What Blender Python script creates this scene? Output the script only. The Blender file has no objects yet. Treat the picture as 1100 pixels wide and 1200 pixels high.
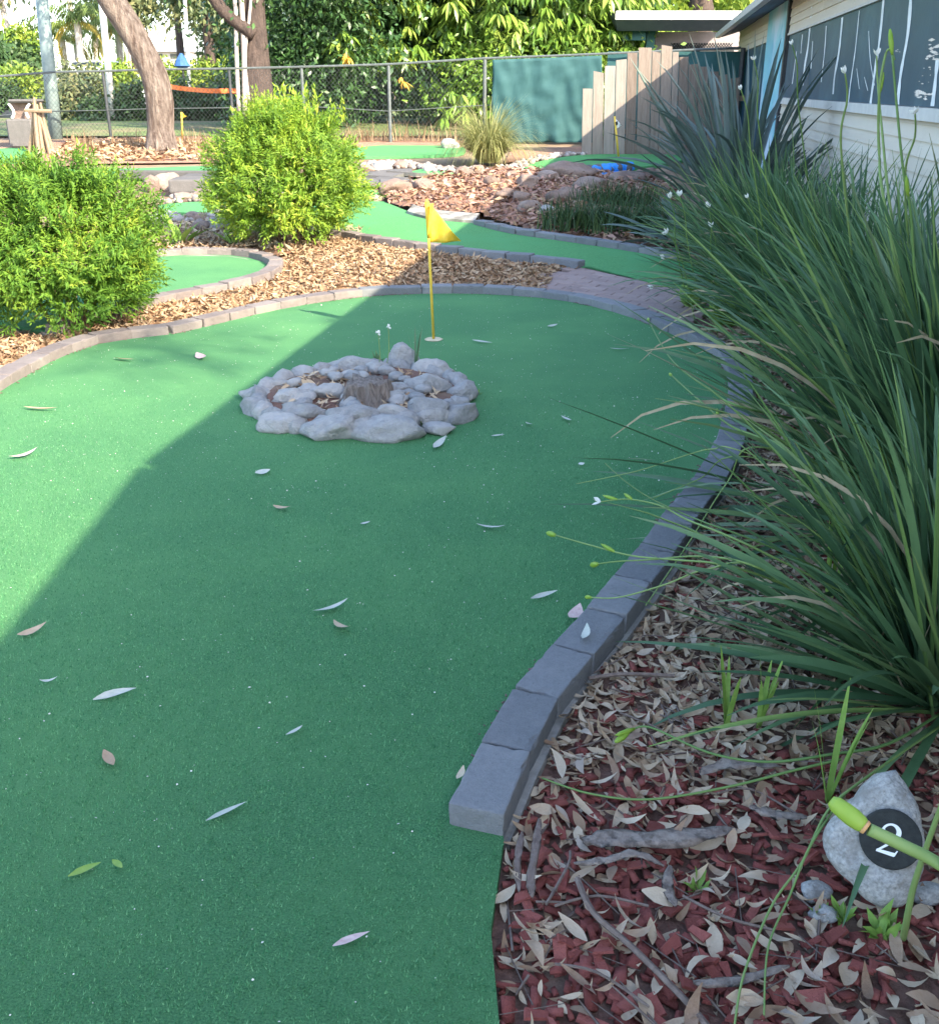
import bpy, bmesh, math, random
import numpy as np
from mathutils import Vector, Matrix, Euler, noise
random.seed(7); RS = np.random.RandomState(11)
SC = bpy.context.scene; COL = SC.collection
R = math.radians
# ------------------------------------------------------------------ camera, sky, sun, exposure
F = 1190.0; CH = 1.4; PIT = math.atan((600 - 103) / F)
cam = bpy.data.objects.new('camera', bpy.data.cameras.new('camera')); COL.objects.link(cam)
cam.data.sensor_fit = 'HORIZONTAL'; cam.data.sensor_width = 36; cam.data.lens = 36 * F / 1100
cam.data.clip_start = .05; cam.data.clip_end = 900
cam.location = (0, 0, CH); cam.rotation_euler = (math.pi/2 - PIT, 0, 0); SC.camera = cam
SUN = Vector((.714, -.700, .632)).normalized()
EL = math.asin(SUN.z); AZ = math.atan2(SUN.x, SUN.y)
w = bpy.data.worlds.new('World'); SC.world = w; w.use_nodes = True
nt = w.node_tree; bg = nt.nodes['Background']
sky = nt.nodes.new('ShaderNodeTexSky'); sky.sky_type = 'NISHITA'; sky.sun_disc = False
sky.sun_elevation = EL; sky.sun_rotation = AZ; sky.air_density = .9; sky.dust_density = 1.3; sky.ozone_density = .8
nt.links.new(sky.outputs[0], bg.inputs[0]); bg.inputs[1].default_value = .15
sl = bpy.data.lights.new('sun', 'SUN'); sl.energy = 3.1; sl.angle = R(.55); sl.color = (1, .88, .68)
so = bpy.data.objects.new('sun', sl); COL.objects.link(so); so.rotation_euler = SUN.to_track_quat('Z', 'Y').to_euler()
SC.view_settings.view_transform = 'Standard'; SC.view_settings.look = 'None'
SC.view_settings.gamma = 1; SC.view_settings.use_curve_mapping = False
SC.view_settings.exposure = 2.42
SC.render.engine = 'CYCLES'; SC.cycles.max_bounces = 6; SC.cycles.transparent_max_bounces = 8

# ------------------------------------------------------------------ geometry of the place
def zg(y): return 0.0 if y < 7.5 else (.04*(y-7.5) if y < 24.3 else .672)
cP, sP = math.cos(PIT), math.sin(PIT)
def ray(px, py):
    r, d = (px-550)/F, (py-600)/F
    return r, cP - d*sP, -(sP + d*cP)
def G(px, py, z=0.0):                       # where a line of sight meets the ground (raised by z)
    a = ray(px, py); t = (z-CH)/a[2] if a[2] < -1e-4 else 60
    for _ in range(60): t = .5*t + .5*((zg(a[1]*t)+z-CH)/min(a[2], -1e-4))
    return Vector((a[0]*t, a[1]*t, zg(a[1]*t)+z))
def at(px, py, Y):
    a = ray(px, py); t = Y/a[1]; return Vector((a[0]*t, Y, CH + a[2]*t))
KW = .166
def wallx(y, c=1.67): return c + KW*y

# ------------------------------------------------------------------ materials
def mat(name, c1, c2, scale=8, detail=5, bump=0, bscale=60, rough=.8, rnd=None, transl=0, c3=None, s3=1.2, w3=(.5, .62), stretch=None, spec=.3, objrnd=None, bdist=.01):
    m = bpy.data.materials.new(name); m.use_nodes = True; n = m.node_tree.nodes; L = m.node_tree.links
    p = n['Principled BSDF']; p.inputs['Roughness'].default_value = rough; p.inputs['Specular IOR Level'].default_value = spec
    geo = n.new('ShaderNodeNewGeometry'); vec = geo.outputs['Position']
    if stretch:
        mp = n.new('ShaderNodeMapping'); mp.inputs['Scale'].default_value = stretch; L.new(vec, mp.inputs[0]); vec = mp.outputs[0]
    def nz(sc, det=5, rgh=.6):
        t = n.new('ShaderNodeTexNoise'); t.inputs['Scale'].default_value = sc; t.inputs['Detail'].default_value = det
        t.inputs['Roughness'].default_value = rgh; L.new(vec, t.inputs['Vector']); return t
    def mix(fac, a, b):
        x = n.new('ShaderNodeMix'); x.data_type = 'RGBA'
        if isinstance(fac, float): x.inputs[0].default_value = fac
        else: L.new(fac, x.inputs[0])
        for i, v in ((6, a), (7, b)):
            if isinstance(v, tuple): x.inputs[i].default_value = (*v, 1)
            else: L.new(v, x.inputs[i])
        return x.outputs[2]
    def ramp(src, lo, hi):
        r = n.new('ShaderNodeMapRange'); r.inputs[1].default_value = lo; r.inputs[2].default_value = hi; L.new(src, r.inputs[0]); return r.outputs[0]
    t = nz(scale, detail); col = mix(ramp(t.outputs[0], .3, .7), c1, c2)
    if c3: col = mix(ramp(nz(s3, 4).outputs[0], *w3), col, c3)
    if rnd:                                  # per piece colour
        at_ = n.new('ShaderNodeAttribute'); at_.attribute_name = 'rnd'
        cr = n.new('ShaderNodeValToRGB'); L.new(at_.outputs['Fac'], cr.inputs[0])
        e = cr.color_ramp.elements; e[0].color = (*rnd[0], 1); e[1].color = (*rnd[-1], 1)
        for i, c in enumerate(rnd[1:-1]): q = e.new((i+1)/(len(rnd)-1)); q.color = (*c, 1)
        col = mix(.75, col, cr.outputs[0])
    if objrnd:
        oi = n.new('ShaderNodeObjectInfo'); cr = n.new('ShaderNodeValToRGB'); L.new(oi.outputs['Random'], cr.inputs[0])
        e = cr.color_ramp.elements; e[0].color = (*objrnd[0], 1); e[1].color = (*objrnd[-1], 1)
        for i, c in enumerate(objrnd[1:-1]): q = e.new((i+1)/(len(objrnd)-1)); q.color = (*c, 1)
        col = mix(.65, col, cr.outputs[0])
    L.new(col, p.inputs['Base Color'])
    if bump:
        b = n.new('ShaderNodeBump'); b.inputs['Strength'].default_value = bump; b.inputs['Distance'].default_value = bdist
        L.new(nz(bscale, 6, .7).outputs[0], b.inputs['Height']); L.new(b.outputs[0], p.inputs['Normal'])
    if transl:
        tr = n.new('ShaderNodeBsdfTranslucent'); ms = n.new('ShaderNodeMixShader'); ms.inputs[0].default_value = transl
        L.new(col, tr.inputs[0]); L.new(p.outputs[0], ms.inputs[1]); L.new(tr.outputs[0], ms.inputs[2])
        L.new(ms.outputs[0], n['Material Output'].inputs[0])
    return m
M = {}
M['soil'] = mat('soil', (.16, .10, .065), (.24, .16, .10), 9, 8, .8, 40, .95, c3=(.30, .22, .14), s3=.7)
M['bed'] = mat('mulch_soil', (.10, .055, .04), (.22, .12, .09), 60, 8, .9, 90, .95, c3=(.20, .14, .10), s3=2)
M['lawn'] = mat('lawn', (.08, .13, .04), (.16, .20, .07), 14, 8, .8, 60, .95, c3=(.22, .19, .10), s3=.5)
M['turf'] = mat('turf', (.04, .15, .066), (.145, .37, .155), 230, 5, 1, 260, .9, c3=(.13, .33, .13), s3=1.3, w3=(.42, .78), spec=.12, bdist=.012)
M['turf_far'] = mat('turf_far', (.06, .22, .08), (.12, .33, .12), 60, 6, .7, 200, .9, c3=(.09, .29, .11), s3=1.6, spec=.15)
M['paver'] = mat('paver', (.13, .14, .15), (.245, .25, .26), 90, 9, 1, 170, .88, c3=(.31, .305, .30), s3=11, w3=(.5, .75), objrnd=[(.14, .148, .155), (.185, .192, .20), (.235, .24, .245)], bdist=.007)
M['paver_worn'] = mat('paver_worn', (.12, .10, .095), (.24, .205, .19), 30, 9, 1, 120, .9, c3=(.28, .24, .22), s3=6, objrnd=[(.125, .105, .10), (.19, .16, .15), (.23, .20, .185)], bdist=.008)
M['concrete'] = mat('concrete', (.24, .23, .21), (.38, .36, .32), 25, 8, .8, 120, .92, c3=(.16, .15, .13), s3=5)
M['brick'] = mat('path_brick', (.26, .185, .165), (.34, .25, .225), 40, 6, .6, 160, .9, objrnd=[(.26, .19, .17), (.30, .22, .195), (.34, .26, .23)])
M['stone'] = mat('stone', (.20, .205, .20), (.54, .535, .52), 28, 9, 1, 32, .9, c3=(.56, .54, .50), s3=9, w3=(.5, .72), objrnd=[(.27, .275, .275), (.38, .38, .37), (.50, .48, .45)], bdist=.035)
M['granite'] = mat('granite', (.24, .24, .225), (.60, .585, .55), 130, 8, .9, 90, .85, c3=(.28, .26, .23), s3=14, w3=(.45, .7), bdist=.012)
M['rock'] = mat('rock', (.14, .10, .085), (.34, .25, .20), 9, 9, 1, 30, .9, c3=(.40, .32, .27), s3=3, objrnd=[(.15, .105, .085), (.25, .18, .145), (.36, .29, .25)], bdist=.03)
M['stump'] = mat('stump', (.15, .12, .10), (.46, .40, .35), 16, 8, 1, 40, .95, stretch=(4, 4, .5), bdist=.03)
M['yellow'] = mat('yellow_cloth', (.80, .56, .04), (.84, .62, .08), 30, 3, .2, 200, .7, transl=.25)
M['yellow_pole'] = mat('yellow_pole', (.62, .42, .04), (.72, .50, .09), 40, 5, .2, 100, .5)
M['white'] = mat('white_paint', (.72, .72, .70), (.82, .82, .80), 12, 5, .1, 100, .6)
M['cup'] = mat('cup', (.42, .36, .22), (.55, .48, .32), 40, 4, .2, 100, .6)
M['black'] = mat('black_plate', (.012, .014, .013), (.03, .033, .03), 90, 6, .4, 300, .6)
M['bush'] = mat('bush_leaf', (.08, .17, .02), (.13, .25, .03), 20, 3, 0, 1, .6, rnd=[(.045, .12, .014), (.10, .215, .024), (.17, .29, .03), (.31, .38, .04)], transl=.35, spec=.25)
M['bush_yellow'] = mat('bush_leaf_yellow', (.16, .28, .02), (.24, .37, .03), 20, 3, 0, 1, .6, rnd=[(.05, .13, .015), (.14, .27, .024), (.25, .37, .03), (.41, .46, .05)], transl=.38, spec=.45)
M['stem'] = mat('stem', (.13, .08, .045), (.22, .15, .09), 60, 5, .6, 100, .9)
M['blade'] = mat('blade', (.065, .14, .06), (.12, .22, .095), 18, 4, .15, 120, .42, objrnd=[(.05, .115, .055), (.09, .18, .08), (.15, .26, .11), (.25, .34, .14)], transl=.22, spec=.5)
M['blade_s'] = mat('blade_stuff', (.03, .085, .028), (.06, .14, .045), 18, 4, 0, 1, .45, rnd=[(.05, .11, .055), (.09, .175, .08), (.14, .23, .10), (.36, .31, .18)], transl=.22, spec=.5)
M['flax'] = mat('flax', (.06, .10, .085), (.12, .165, .14), 12, 4, .15, 80, .4, objrnd=[(.05, .09, .075), (.10, .155, .13), (.19, .235, .22)], transl=.12, spec=.6)
M['stalk'] = mat('stalk', (.14, .25, .07), (.22, .32, .10), 30, 4, 0, 1, .5, transl=.2, objrnd=[(.10, .20, .06), (.19, .30, .09), (.28, .38, .14)])
M['dead'] = mat('dead_blade', (.30, .24, .14), (.44, .37, .24), 30, 4, 0, 1, .8, transl=.15)
M['bud'] = mat('bud', (.22, .38, .04), (.30, .44, .07), 30, 4, 0, 1, .45, transl=.25)
M['budtip'] = mat('bud_collar', (.45, .22, .10), (.5, .32, .14), 80, 4, 0, 1, .6)
M['petal'] = mat('petal', (.75, .74, .66), (.85, .84, .78), 30, 3, 0, 1, .6, transl=.3)
M['drygrass'] = mat('dry_grass', (.26, .18, .10), (.36, .27, .16), 8, 4, 0, 1, .8, rnd=[(.17, .10, .06), (.30, .20, .12), (.44, .35, .22)], transl=.3)
M['orn'] = mat('tussock', (.22, .24, .08), (.34, .34, .14), 6, 4, 0, 1, .7, rnd=[(.14, .17, .05), (.30, .31, .11), (.48, .44, .20)], transl=.3)
M['litter'] = mat('leaf_litter', (.34, .24, .17), (.46, .36, .27), 60, 6, .5, 160, .85, rnd=[(.19, .105, .055), (.37, .24, .135), (.50, .37, .225), (.62, .50, .34), (.44, .36, .26)], transl=.08)
M['litter_o'] = mat('fallen_leaf', (.34, .25, .18), (.48, .38, .30), 80, 6, .5, 160, .8, objrnd=[(.20, .11, .06), (.38, .245, .14), (.50, .375, .245), (.60, .49, .34), (.45, .37, .29)], transl=.08)
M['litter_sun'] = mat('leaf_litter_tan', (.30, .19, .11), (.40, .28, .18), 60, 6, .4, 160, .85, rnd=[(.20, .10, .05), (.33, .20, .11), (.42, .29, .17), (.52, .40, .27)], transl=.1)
M['chip'] = mat('red_chip', (.24, .065, .05), (.34, .10, .08), 60, 6, .8, 200, .9, rnd=[(.15, .04, .03), (.28, .075, .06), (.38, .125, .10)])
M['chip_o'] = mat('red_wood_chip', (.24, .065, .05), (.34, .10, .08), 90, 6, .8, 200, .9, objrnd=[(.15, .04, .03), (.28, .075, .06), (.38, .125, .10)])
M['bark_strip'] = mat('bark_strip', (.20, .15, .12), (.36, .30, .25), 40, 8, .9, 90, .9, stretch=(1, 1, 1), c3=(.14, .11, .09), s3=30)
M['twig'] = mat('twig', (.12, .085, .07), (.22, .17, .14), 60, 6, .6, 120, .9)
M['gleaf'] = mat('green_fallen_leaf', (.16, .30, .05), (.24, .36, .08), 50, 4, .2, 100, .5, transl=.2)
M['paleleaf'] = mat('pale_fallen_leaf', (.36, .40, .34), (.50, .50, .44), 50, 5, .2, 100, .55, transl=.1)
M['pinkleaf'] = mat('pink_fallen_leaf', (.46, .30, .28), (.58, .46, .42), 90, 5, .2, 100, .55)
M['bark'] = mat('gum_bark', (.16, .115, .09), (.43, .35, .295), 5, 9, 1, 5, .95, stretch=(3, 3, .8), c3=(.15, .105, .085), s3=4, w3=(.48, .66), bdist=.3)
M['darkbark'] = mat('dark_bark', (.05, .038, .035), (.13, .095, .08), 8, 9, 1, 20, .95, stretch=(3, 3, .6), bdist=.06)
M['palebark'] = mat('pale_bark', (.34, .29, .25), (.55, .49, .43), 6, 7, .6, 20, .9, stretch=(2, 2, .6))
M['mango'] = mat('long_leaf', (.10, .19, .03), (.16, .28, .045), 2, 3, 0, 1, .35, rnd=[(.05, .12, .02), (.11, .21, .03), (.21, .33, .05), (.34, .44, .09)], transl=.25, spec=.55)
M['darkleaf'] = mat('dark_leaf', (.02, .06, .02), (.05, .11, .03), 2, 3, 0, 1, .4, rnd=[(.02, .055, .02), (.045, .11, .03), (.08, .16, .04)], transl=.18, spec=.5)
M['gumleaf'] = mat('gum_leaf', (.07, .11, .05), (.13, .17, .08), 2, 3, 0, 1, .5, rnd=[(.05, .09, .045), (.11, .15, .07), (.20, .22, .10), (.30, .24, .10)], transl=.25)
M['brightleaf'] = mat('bright_leaf', (.16, .25, .04), (.26, .34, .06), 2, 3, 0, 1, .5, rnd=[(.08, .17, .03), (.20, .30, .045), (.36, .40, .06)], transl=.35)
M['hedge'] = mat('hedge_leaf', (.035, .08, .03), (.07, .12, .04), 3, 3, 0, 1, .5, rnd=[(.02, .055, .022), (.05, .10, .035), (.10, .15, .05)], transl=.2)
M['palmleaf'] = mat('palm_leaf', (.12, .17, .05), (.20, .24, .07), 2, 3, 0, 1, .5, rnd=[(.09, .15, .045), (.18, .24, .06), (.52, .34, .06)], transl=.3)
M['plank'] = mat('plank', (.11, .085, .07), (.36, .30, .255), 6, 8, 1, 30, .9, stretch=(6, 6, .5), objrnd=[(.16, .12, .095), (.27, .215, .175), (.37, .335, .30)], bdist=.015)
M['board'] = mat('weatherboard', (.50, .45, .37), (.60, .55, .46), 6, 6, .25, 40, .7, stretch=(1, .3, 1), objrnd=[(.50, .45, .37), (.60, .55, .47)])
M['trim'] = mat('cream_trim', (.46, .46, .44), (.56, .55, .52), 8, 5, .2, 60, .65)
M['panel'] = mat('dark_teal_panel', (.014, .05, .085), (.03, .08, .12), 2.5, 6, .1, 30, .45, c3=(.04, .10, .14), s3=1.2, spec=.4)
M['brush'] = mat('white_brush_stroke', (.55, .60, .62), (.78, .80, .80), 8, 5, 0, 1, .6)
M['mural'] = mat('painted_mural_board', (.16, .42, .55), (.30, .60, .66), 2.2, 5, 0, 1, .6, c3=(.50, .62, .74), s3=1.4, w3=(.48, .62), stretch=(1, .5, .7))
M['dapple'] = mat('cream_reflection', (.6, .5, .42), (.8, .74, .68), 30, 4, 0, 1, .6)
M['gutter'] = mat('gutter', (.40, .41, .42), (.52, .53, .54), 10, 5, .1, 60, .45)
M['roof'] = mat('roof_sheet', (.26, .27, .28), (.34, .34, .35), 4, 6, .2, 50, .5)
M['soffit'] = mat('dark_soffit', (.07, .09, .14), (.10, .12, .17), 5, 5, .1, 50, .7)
M['shedwall'] = mat('shed_wall', (.26, .22, .23), (.36, .31, .31), 3, 6, .3, 50, .85)
M['greenpost'] = mat('dark_green_paint', (.02, .09, .08), (.04, .13, .11), 8, 5, .1, 60, .5)
M['metal'] = mat('galvanised', (.07, .085, .085), (.12, .135, .135), 20, 5, .1, 60, .45)
M['darkmetal'] = mat('dark_metal', (.03, .035, .04), (.06, .065, .07), 20, 5, .1, 60, .5)
M['polegreen'] = mat('grey_green_pole', (.15, .21, .21), (.24, .30, .29), 12, 6, .2, 60, .55)
M['polewhite'] = mat('pale_pole', (.52, .52, .50), (.66, .66, .63), 12, 6, .2, 60, .55)
M['cloth'] = mat('green_shade_cloth', (.028, .095, .10), (.05, .135, .14), 3, 6, .3, 120, .75, transl=.3)
M['bluepaint'] = mat('blue_paint', (.02, .19, .55), (.05, .30, .68), 10, 6, .5, 40, .6)
M['yellowleaf'] = mat('yellowed_leaf', (.62, .36, .05), (.72, .46, .09), 10, 3, 0, 1, .6, transl=.2)
M['orange'] = mat('orange_tape', (.75, .16, .04), (.85, .24, .07), 10, 3, 0, 1, .6)
M['blueflag'] = mat('blue_cloth', (.03, .09, .26), (.05, .14, .36), 10, 3, 0, 1, .7)
M['stick'] = mat('dry_stick', (.18, .125, .08), (.29, .215, .15), 20, 6, .4, 60, .9, stretch=(3, 3, .6))
M['pebble'] = mat('white_pebble', (.25, .22, .195), (.38, .34, .31), 20, 5, .4, 60, .85, rnd=[(.15, .12, .10), (.27, .23, .20), (.46, .42, .39)])
M['slab'] = mat('grey_slab', (.08, .078, .075), (.16, .15, .145), 14, 8, .8, 60, .9, objrnd=[(.08, .077, .073), (.15, .14, .135)])
M['glass'] = mat('dark_glass', (.02, .03, .04), (.04, .05, .06), 3, 3, 0, 1, .08, spec=.6)
M['carpaint'] = mat('white_car_paint', (.70, .70, .70), (.76, .76, .76), 3, 3, 0, 1, .25, spec=.5)
M['tyre'] = mat('tyre', (.02, .02, .02), (.04, .04, .04), 20, 4, .3, 60, .9)
M['redmulch'] = mat('red_mulch', (.34, .17, .11), (.48, .28, .19), 18, 9, 1, 60, .95, c3=(.28, .17, .12), s3=2, bdist=.03)
M['specks'] = mat('speck', (.6, .62, .5), (.75, .75, .65), 30, 3, 0, 1, .7)

# ------------------------------------------------------------------ object helpers
def put(o, parent=None, loc=None):
    COL.objects.link(o)
    if parent is not None: o.parent = parent
    if loc is not None: o.location = loc
    return o
def tag(o, label=None, cat=None, group=None, kind=None):
    if label: o['label'] = label
    if cat: o['category'] = cat
    if group: o['group'] = group
    if kind: o['kind'] = kind
    return o
def thing(name, label, cat, loc=(0, 0, 0), group=None, rot=(0, 0, 0)):
    o = bpy.data.objects.new(name, None); o.empty_display_size = .1; put(o, None, loc); o.rotation_euler = rot
    return tag(o, label, cat, group)
def mesh_np(name, V, tris, m, rnd=None, smooth=False, quads=None):
    me = bpy.data.meshes.new(name); V = np.asarray(V, np.float32).reshape(-1, 3)
    idx, st, tot = [], [], []
    T = np.asarray(tris, np.int32).reshape(-1, 3); Q = np.asarray(quads if quads is not None else [], np.int32).reshape(-1, 4)
    li = np.concatenate([T.ravel(), Q.ravel()]).astype(np.int32)
    ls = np.concatenate([np.arange(len(T))*3, len(T)*3 + np.arange(len(Q))*4]).astype(np.int32)
    me.vertices.add(len(V)); me.vertices.foreach_set('co', V.ravel())
    me.loops.add(len(li)); me.loops.foreach_set('vertex_index', li)
    me.polygons.add(len(ls)); me.polygons.foreach_set('loop_start', ls)
    me.update(calc_edges=True); me.validate()
    if smooth: me.polygons.foreach_set('use_smooth', np.ones(len(me.polygons), bool))
    if rnd is not None:
        a = me.attributes.new('rnd', 'FLOAT', 'POINT'); a.data.foreach_set('value', np.asarray(rnd, np.float32))
    me.materials.append(m); return me
class MB:                                     # collects boxes, tubes, ribbons in world coordinates
    def __init__(s): s.v = []; s.f = []
    def add(s, v, f):
        b = len(s.v); s.v += [tuple(x) for x in v]; s.f += [tuple(i+b for i in q) for q in f]
    def box(s, c, d, rot=None):
        c = Vector(c); v = []
        for x in (-.5, .5):
            for y in (-.5, .5):
                for z in (-.5, .5):
                    p = Vector((x*d[0], y*d[1], z*d[2]))
                    if rot is not None: p = rot @ p
                    v.append(c+p)
        s.add(v, [(0, 1, 3, 2), (4, 6, 7, 5), (0, 4, 5, 1), (2, 3, 7, 6), (0, 2, 6, 4), (1, 5, 7, 3)])
    def hexa(s, lo, hi):                      # lo, hi: 4 points each, counter clockwise from above
        v = list(lo)+list(hi); s.add(v, [(3, 2, 1, 0), (4, 5, 6, 7)] + [(i, (i+1) % 4, 4+(i+1) % 4, 4+i) for i in range(4)])
    def tube(s, pts, rad, n=6, cap=True):
        pts = [Vector(p) for p in pts]; k = len(pts); rad = rad if isinstance(rad, (list, tuple)) else [rad]*k
        v = []; up = Vector((.13, .21, .97))
        for i, p in enumerate(pts):
            t = (pts[min(i+1, k-1)]-pts[max(i-1, 0)]).normalized()
            a = t.cross(up if abs(t.dot(up)) < .95 else Vector((1, 0, 0))).normalized(); b = t.cross(a)
            for j in range(n):
                q = 2*math.pi*j/n; v.append(p + (a*math.cos(q)+b*math.sin(q))*rad[i])
        f = [(i*n+j, i*n+(j+1) % n, (i+1)*n+(j+1) % n, (i+1)*n+j) for i in range(k-1) for j in range(n)]
        if cap: f += [tuple(range(n))[::-1], tuple(range((k-1)*n, k*n))]
        s.add(v, f)
    def build(s, name, m, parent=None, smooth=False, origin=None, **kw):
        o0 = Vector(parent.location) if parent is not None else Vector(origin if origin is not None else (0, 0, 0))
        gp = parent.parent if parent is not None else None
        if gp is not None: o0 = o0 + Vector(gp.location)
        me = bpy.data.meshes.new(name); me.from_pydata([tuple(Vector(p)-o0) for p in s.v], [], s.f); me.materials.append(m)
        bm = bmesh.new(); bm.from_mesh(me); bmesh.ops.recalc_face_normals(bm, faces=bm.faces); bm.to_mesh(me); bm.free()
        if smooth: me.polygons.foreach_set('use_smooth', [True]*len(me.polygons))
        o = bpy.data.objects.new(name, me); put(o, parent, None if parent is not None else o0)
        return tag(o, **kw)
def inst(T, f, mats, loc):                    # template vertices T, triangles f, (N,3,3) matrices, (N,3) places
    T = np.asarray(T, float); f = np.asarray(f); N = len(loc)
    V = np.einsum('nij,kj->nki', mats, T) + np.asarray(loc)[:, None, :]
    I = f[None] + (np.arange(N)*len(T))[:, None, None]
    return V.reshape(-1, 3), I.reshape(-1, 3)
def frames(d, up_noise, scale):               # matrices whose y axis is d, random roll about it
    d = d/np.linalg.norm(d, axis=1, keepdims=True); r = up_noise
    x = np.cross(d, r); x /= np.linalg.norm(x, axis=1, keepdims=True)+1e-9; z = np.cross(x, d)
    s = scale if np.ndim(scale) == 2 else np.stack([scale]*3, 1)
    return np.stack([x*s[:, :1], d*s[:, 1:2], z*s[:, 2:3]], 2)
def leafT(wd=.13, curl=.06, fold=.03):
    T = [(0, 0, 0), (-wd*.8, .28, fold), (0, .28, 0), (wd*.8, .28, fold), (-wd, .58, fold+curl*.4), (0, .58, curl*.4), (wd, .58, fold+curl*.4), (0, 1, curl)]
    f = [(0, 2, 1), (0, 3, 2), (1, 2, 5), (1, 5, 4), (2, 3, 6), (2, 6, 5), (4, 5, 7), (5, 6, 7)]
    return np.array(T), np.array(f)
def leaf2(wd=.18):                            # four vertices: for leaves a few pixels long
    return np.array([(0, 0, 0), (-wd, .5, .06), (wd, .5, .06), (0, 1, -.05)]), np.array([(0, 2, 1), (1, 2, 3)])
def rv(n): 
    v = RS.normal(size=(n, 3)); return v/np.linalg.norm(v, axis=1, keepdims=True)
def stuff(name, V, I, m, rnd, parent=None, **kw):
    V = np.asarray(V)
    o0 = np.array(parent.location) if parent is not None else np.zeros(3)
    o = bpy.data.objects.new(name, mesh_np(name, V-o0, I, m, rnd)); put(o, parent)
    return tag(o, **kw)
def inside(poly, x, y):
    r = np.zeros(np.shape(x), bool); n = len(poly)
    for i in range(n):
        x1, y1 = poly[i][:2]; x2, y2 = poly[(i+1) % n][:2]
        if y1 == y2: continue
        r ^= ((y1 > y) != (y2 > y)) & (x < (x2-x1)*(y-y1)/(y2-y1)+x1)
    return r
def smooth_line(P, n=6, closed=False):        # Catmull-Rom
    P = [Vector(p) for p in P]; k = len(P); out = []
    for i in range(k if closed else k-1):
        g = (lambda j: P[j % k]) if closed else (lambda j: P[max(0, min(k-1, j))])
        a, b, c, d = g(i-1), g(i), g(i+1), g(i+2)
        for j in range(n):
            t = j/n; out.append(.5*((2*b)+(c-a)*t+(2*a-5*b+4*c-d)*t*t+(3*b-a-3*c+d)*t**3))
    if not closed: out.append(P[-1])
    return out

# ------------------------------------------------------------------ the setting: ground
def sheet(name, poly, z, m, thick=0.0, hole=None, kw=None):
    """flat polygon following the slope, split into bands along y"""
    bm = bmesh.new(); vs = [bm.verts.new((p[0], p[1], 0)) for p in poly]; bm.faces.new(vs)
    bmesh.ops.triangulate(bm, faces=bm.faces[:])
    ys = sorted(p[1] for p in poly)
    for yc in (7.5, 24.3):
        if ys[0] < yc < ys[-1]:
            bmesh.ops.bisect_plane(bm, geom=bm.verts[:]+bm.edges[:]+bm.faces[:], plane_co=(0, yc, 0), plane_no=(0, 1, 0))
    if thick:
        r = bmesh.ops.extrude_face_region(bm, geom=bm.faces[:])
        top = {v for v in r['geom'] if isinstance(v, bmesh.types.BMVert)}
        for v in bm.verts: v.co.z = zg(v.co.y) + (z if v in top else z-thick)
    else:
        for v in bm.verts: v.co.z = zg(v.co.y) + z
    bmesh.ops.recalc_face_normals(bm, faces=bm.faces[:])
    if not thick:
        for fc in bm.faces:
            if fc.normal.z < 0: fc.normal_flip()
    me = bpy.data.meshes.new(name); bm.to_mesh(me); bm.free(); me.materials.append(m)
    o = bpy.data.objects.new(name, me); put(o); o['kind'] = 'structure'; return o
# ground sheet with a little unevenness, reaching the horizon
ys = list(np.arange(-6, 7.5, .5))+[7.5]+list(np.arange(8, 24.3, .8))+[24.3, 26, 30, 40, 60, 100, 200, 450]
xs = [-450, -200, -100, -60, -40, -25, -15]+list(np.arange(-10, 10.1, .5))+[15, 25, 40, 60, 100, 200, 450]
V = []; Q = []
for y in ys:
    for x in xs:
        V.append((x, y, zg(y)-.05+(.02*noise.noise((x*.9, y*.9, 0)) if abs(x) < 11 and y < 25 else 0)))
nx = len(xs)
for j in range(len(ys)-1):
    for i in range(nx-1): Q.append((j*nx+i, j*nx+i+1, (j+1)*nx+i+1, (j+1)*nx+i))
g = bpy.data.objects.new('ground', mesh_np('ground', V, [], M['soil'], smooth=True, quads=Q)); put(g); g['kind'] = 'structure'
sheet('lawn', [(-60, 21.2), (30, 21.2), (60, 60), (-60, 60)], -.015, M['lawn'])

W2 = lambda L, z=0: [G(a, b, z) for a, b in L]
# kerb centre lines (top of the pavers), from the near end of the main hole round to the left
KP = [(557, 952), (594, 871), (626, 812), (669, 762), (705, 723), (736, 683), (764, 649), (785, 620), (809, 586), (830, 562), (844, 539), (853, 521), (862, 490), (868, 460), (866, 432), (851, 408), (818, 390), (782, 375), (745, 361), (700, 349), (655, 341), (610, 337), (560, 334), (500, 334), (445, 336), (395, 341), (340, 349), (285, 360), (235, 372), (190, 381), (150, 385), (105, 392), (60, 407), (20, 427), (-30, 456), (-90, 500)]
KH = .05
main_kerb = smooth_line(W2(KP, KH), 5)
main_kerb += [Vector((-3.1, 3.2, KH)), Vector((-3.2, 2.3, KH))]
turf_main = [Vector((.07, .75, 0)), G(575, 1090), G(590, 985), G(588, 950)] + [Vector((p.x, p.y, 0)) for p in main_kerb] + [Vector((-3.1, -1.5, 0)), Vector((.2, -1.5, 0))]
sheet('putting_green', turf_main, 0, M['turf'], .045)
sg = smooth_line(W2([(40, 320), (100, 302), (175, 293), (230, 290), (280, 291), (310, 297), (324, 304), (316, 315), (290, 324), (250, 333), (200, 342), (160, 352), (110, 364), (60, 380)], KH), 4)
sheet('putting_green', [Vector((-4.6, 7.6, 0))]+[Vector((p.x, p.y, 0)) for p in sg], 0, M['turf'], .045)
near_k = smooth_line(W2([(380, 268), (405, 270), (430, 275), (470, 281), (520, 287), (580, 294), (640, 300), (684, 306)], KH), 4)
far_k = smooth_line(W2([(560, 256), (600, 266), (650, 273), (700, 280), (740, 286), (775, 292), (800, 298)], KH), 4)
foot_k = W2([(478, 245), (500, 251), (530, 254), (556, 256)], .02)
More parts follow.
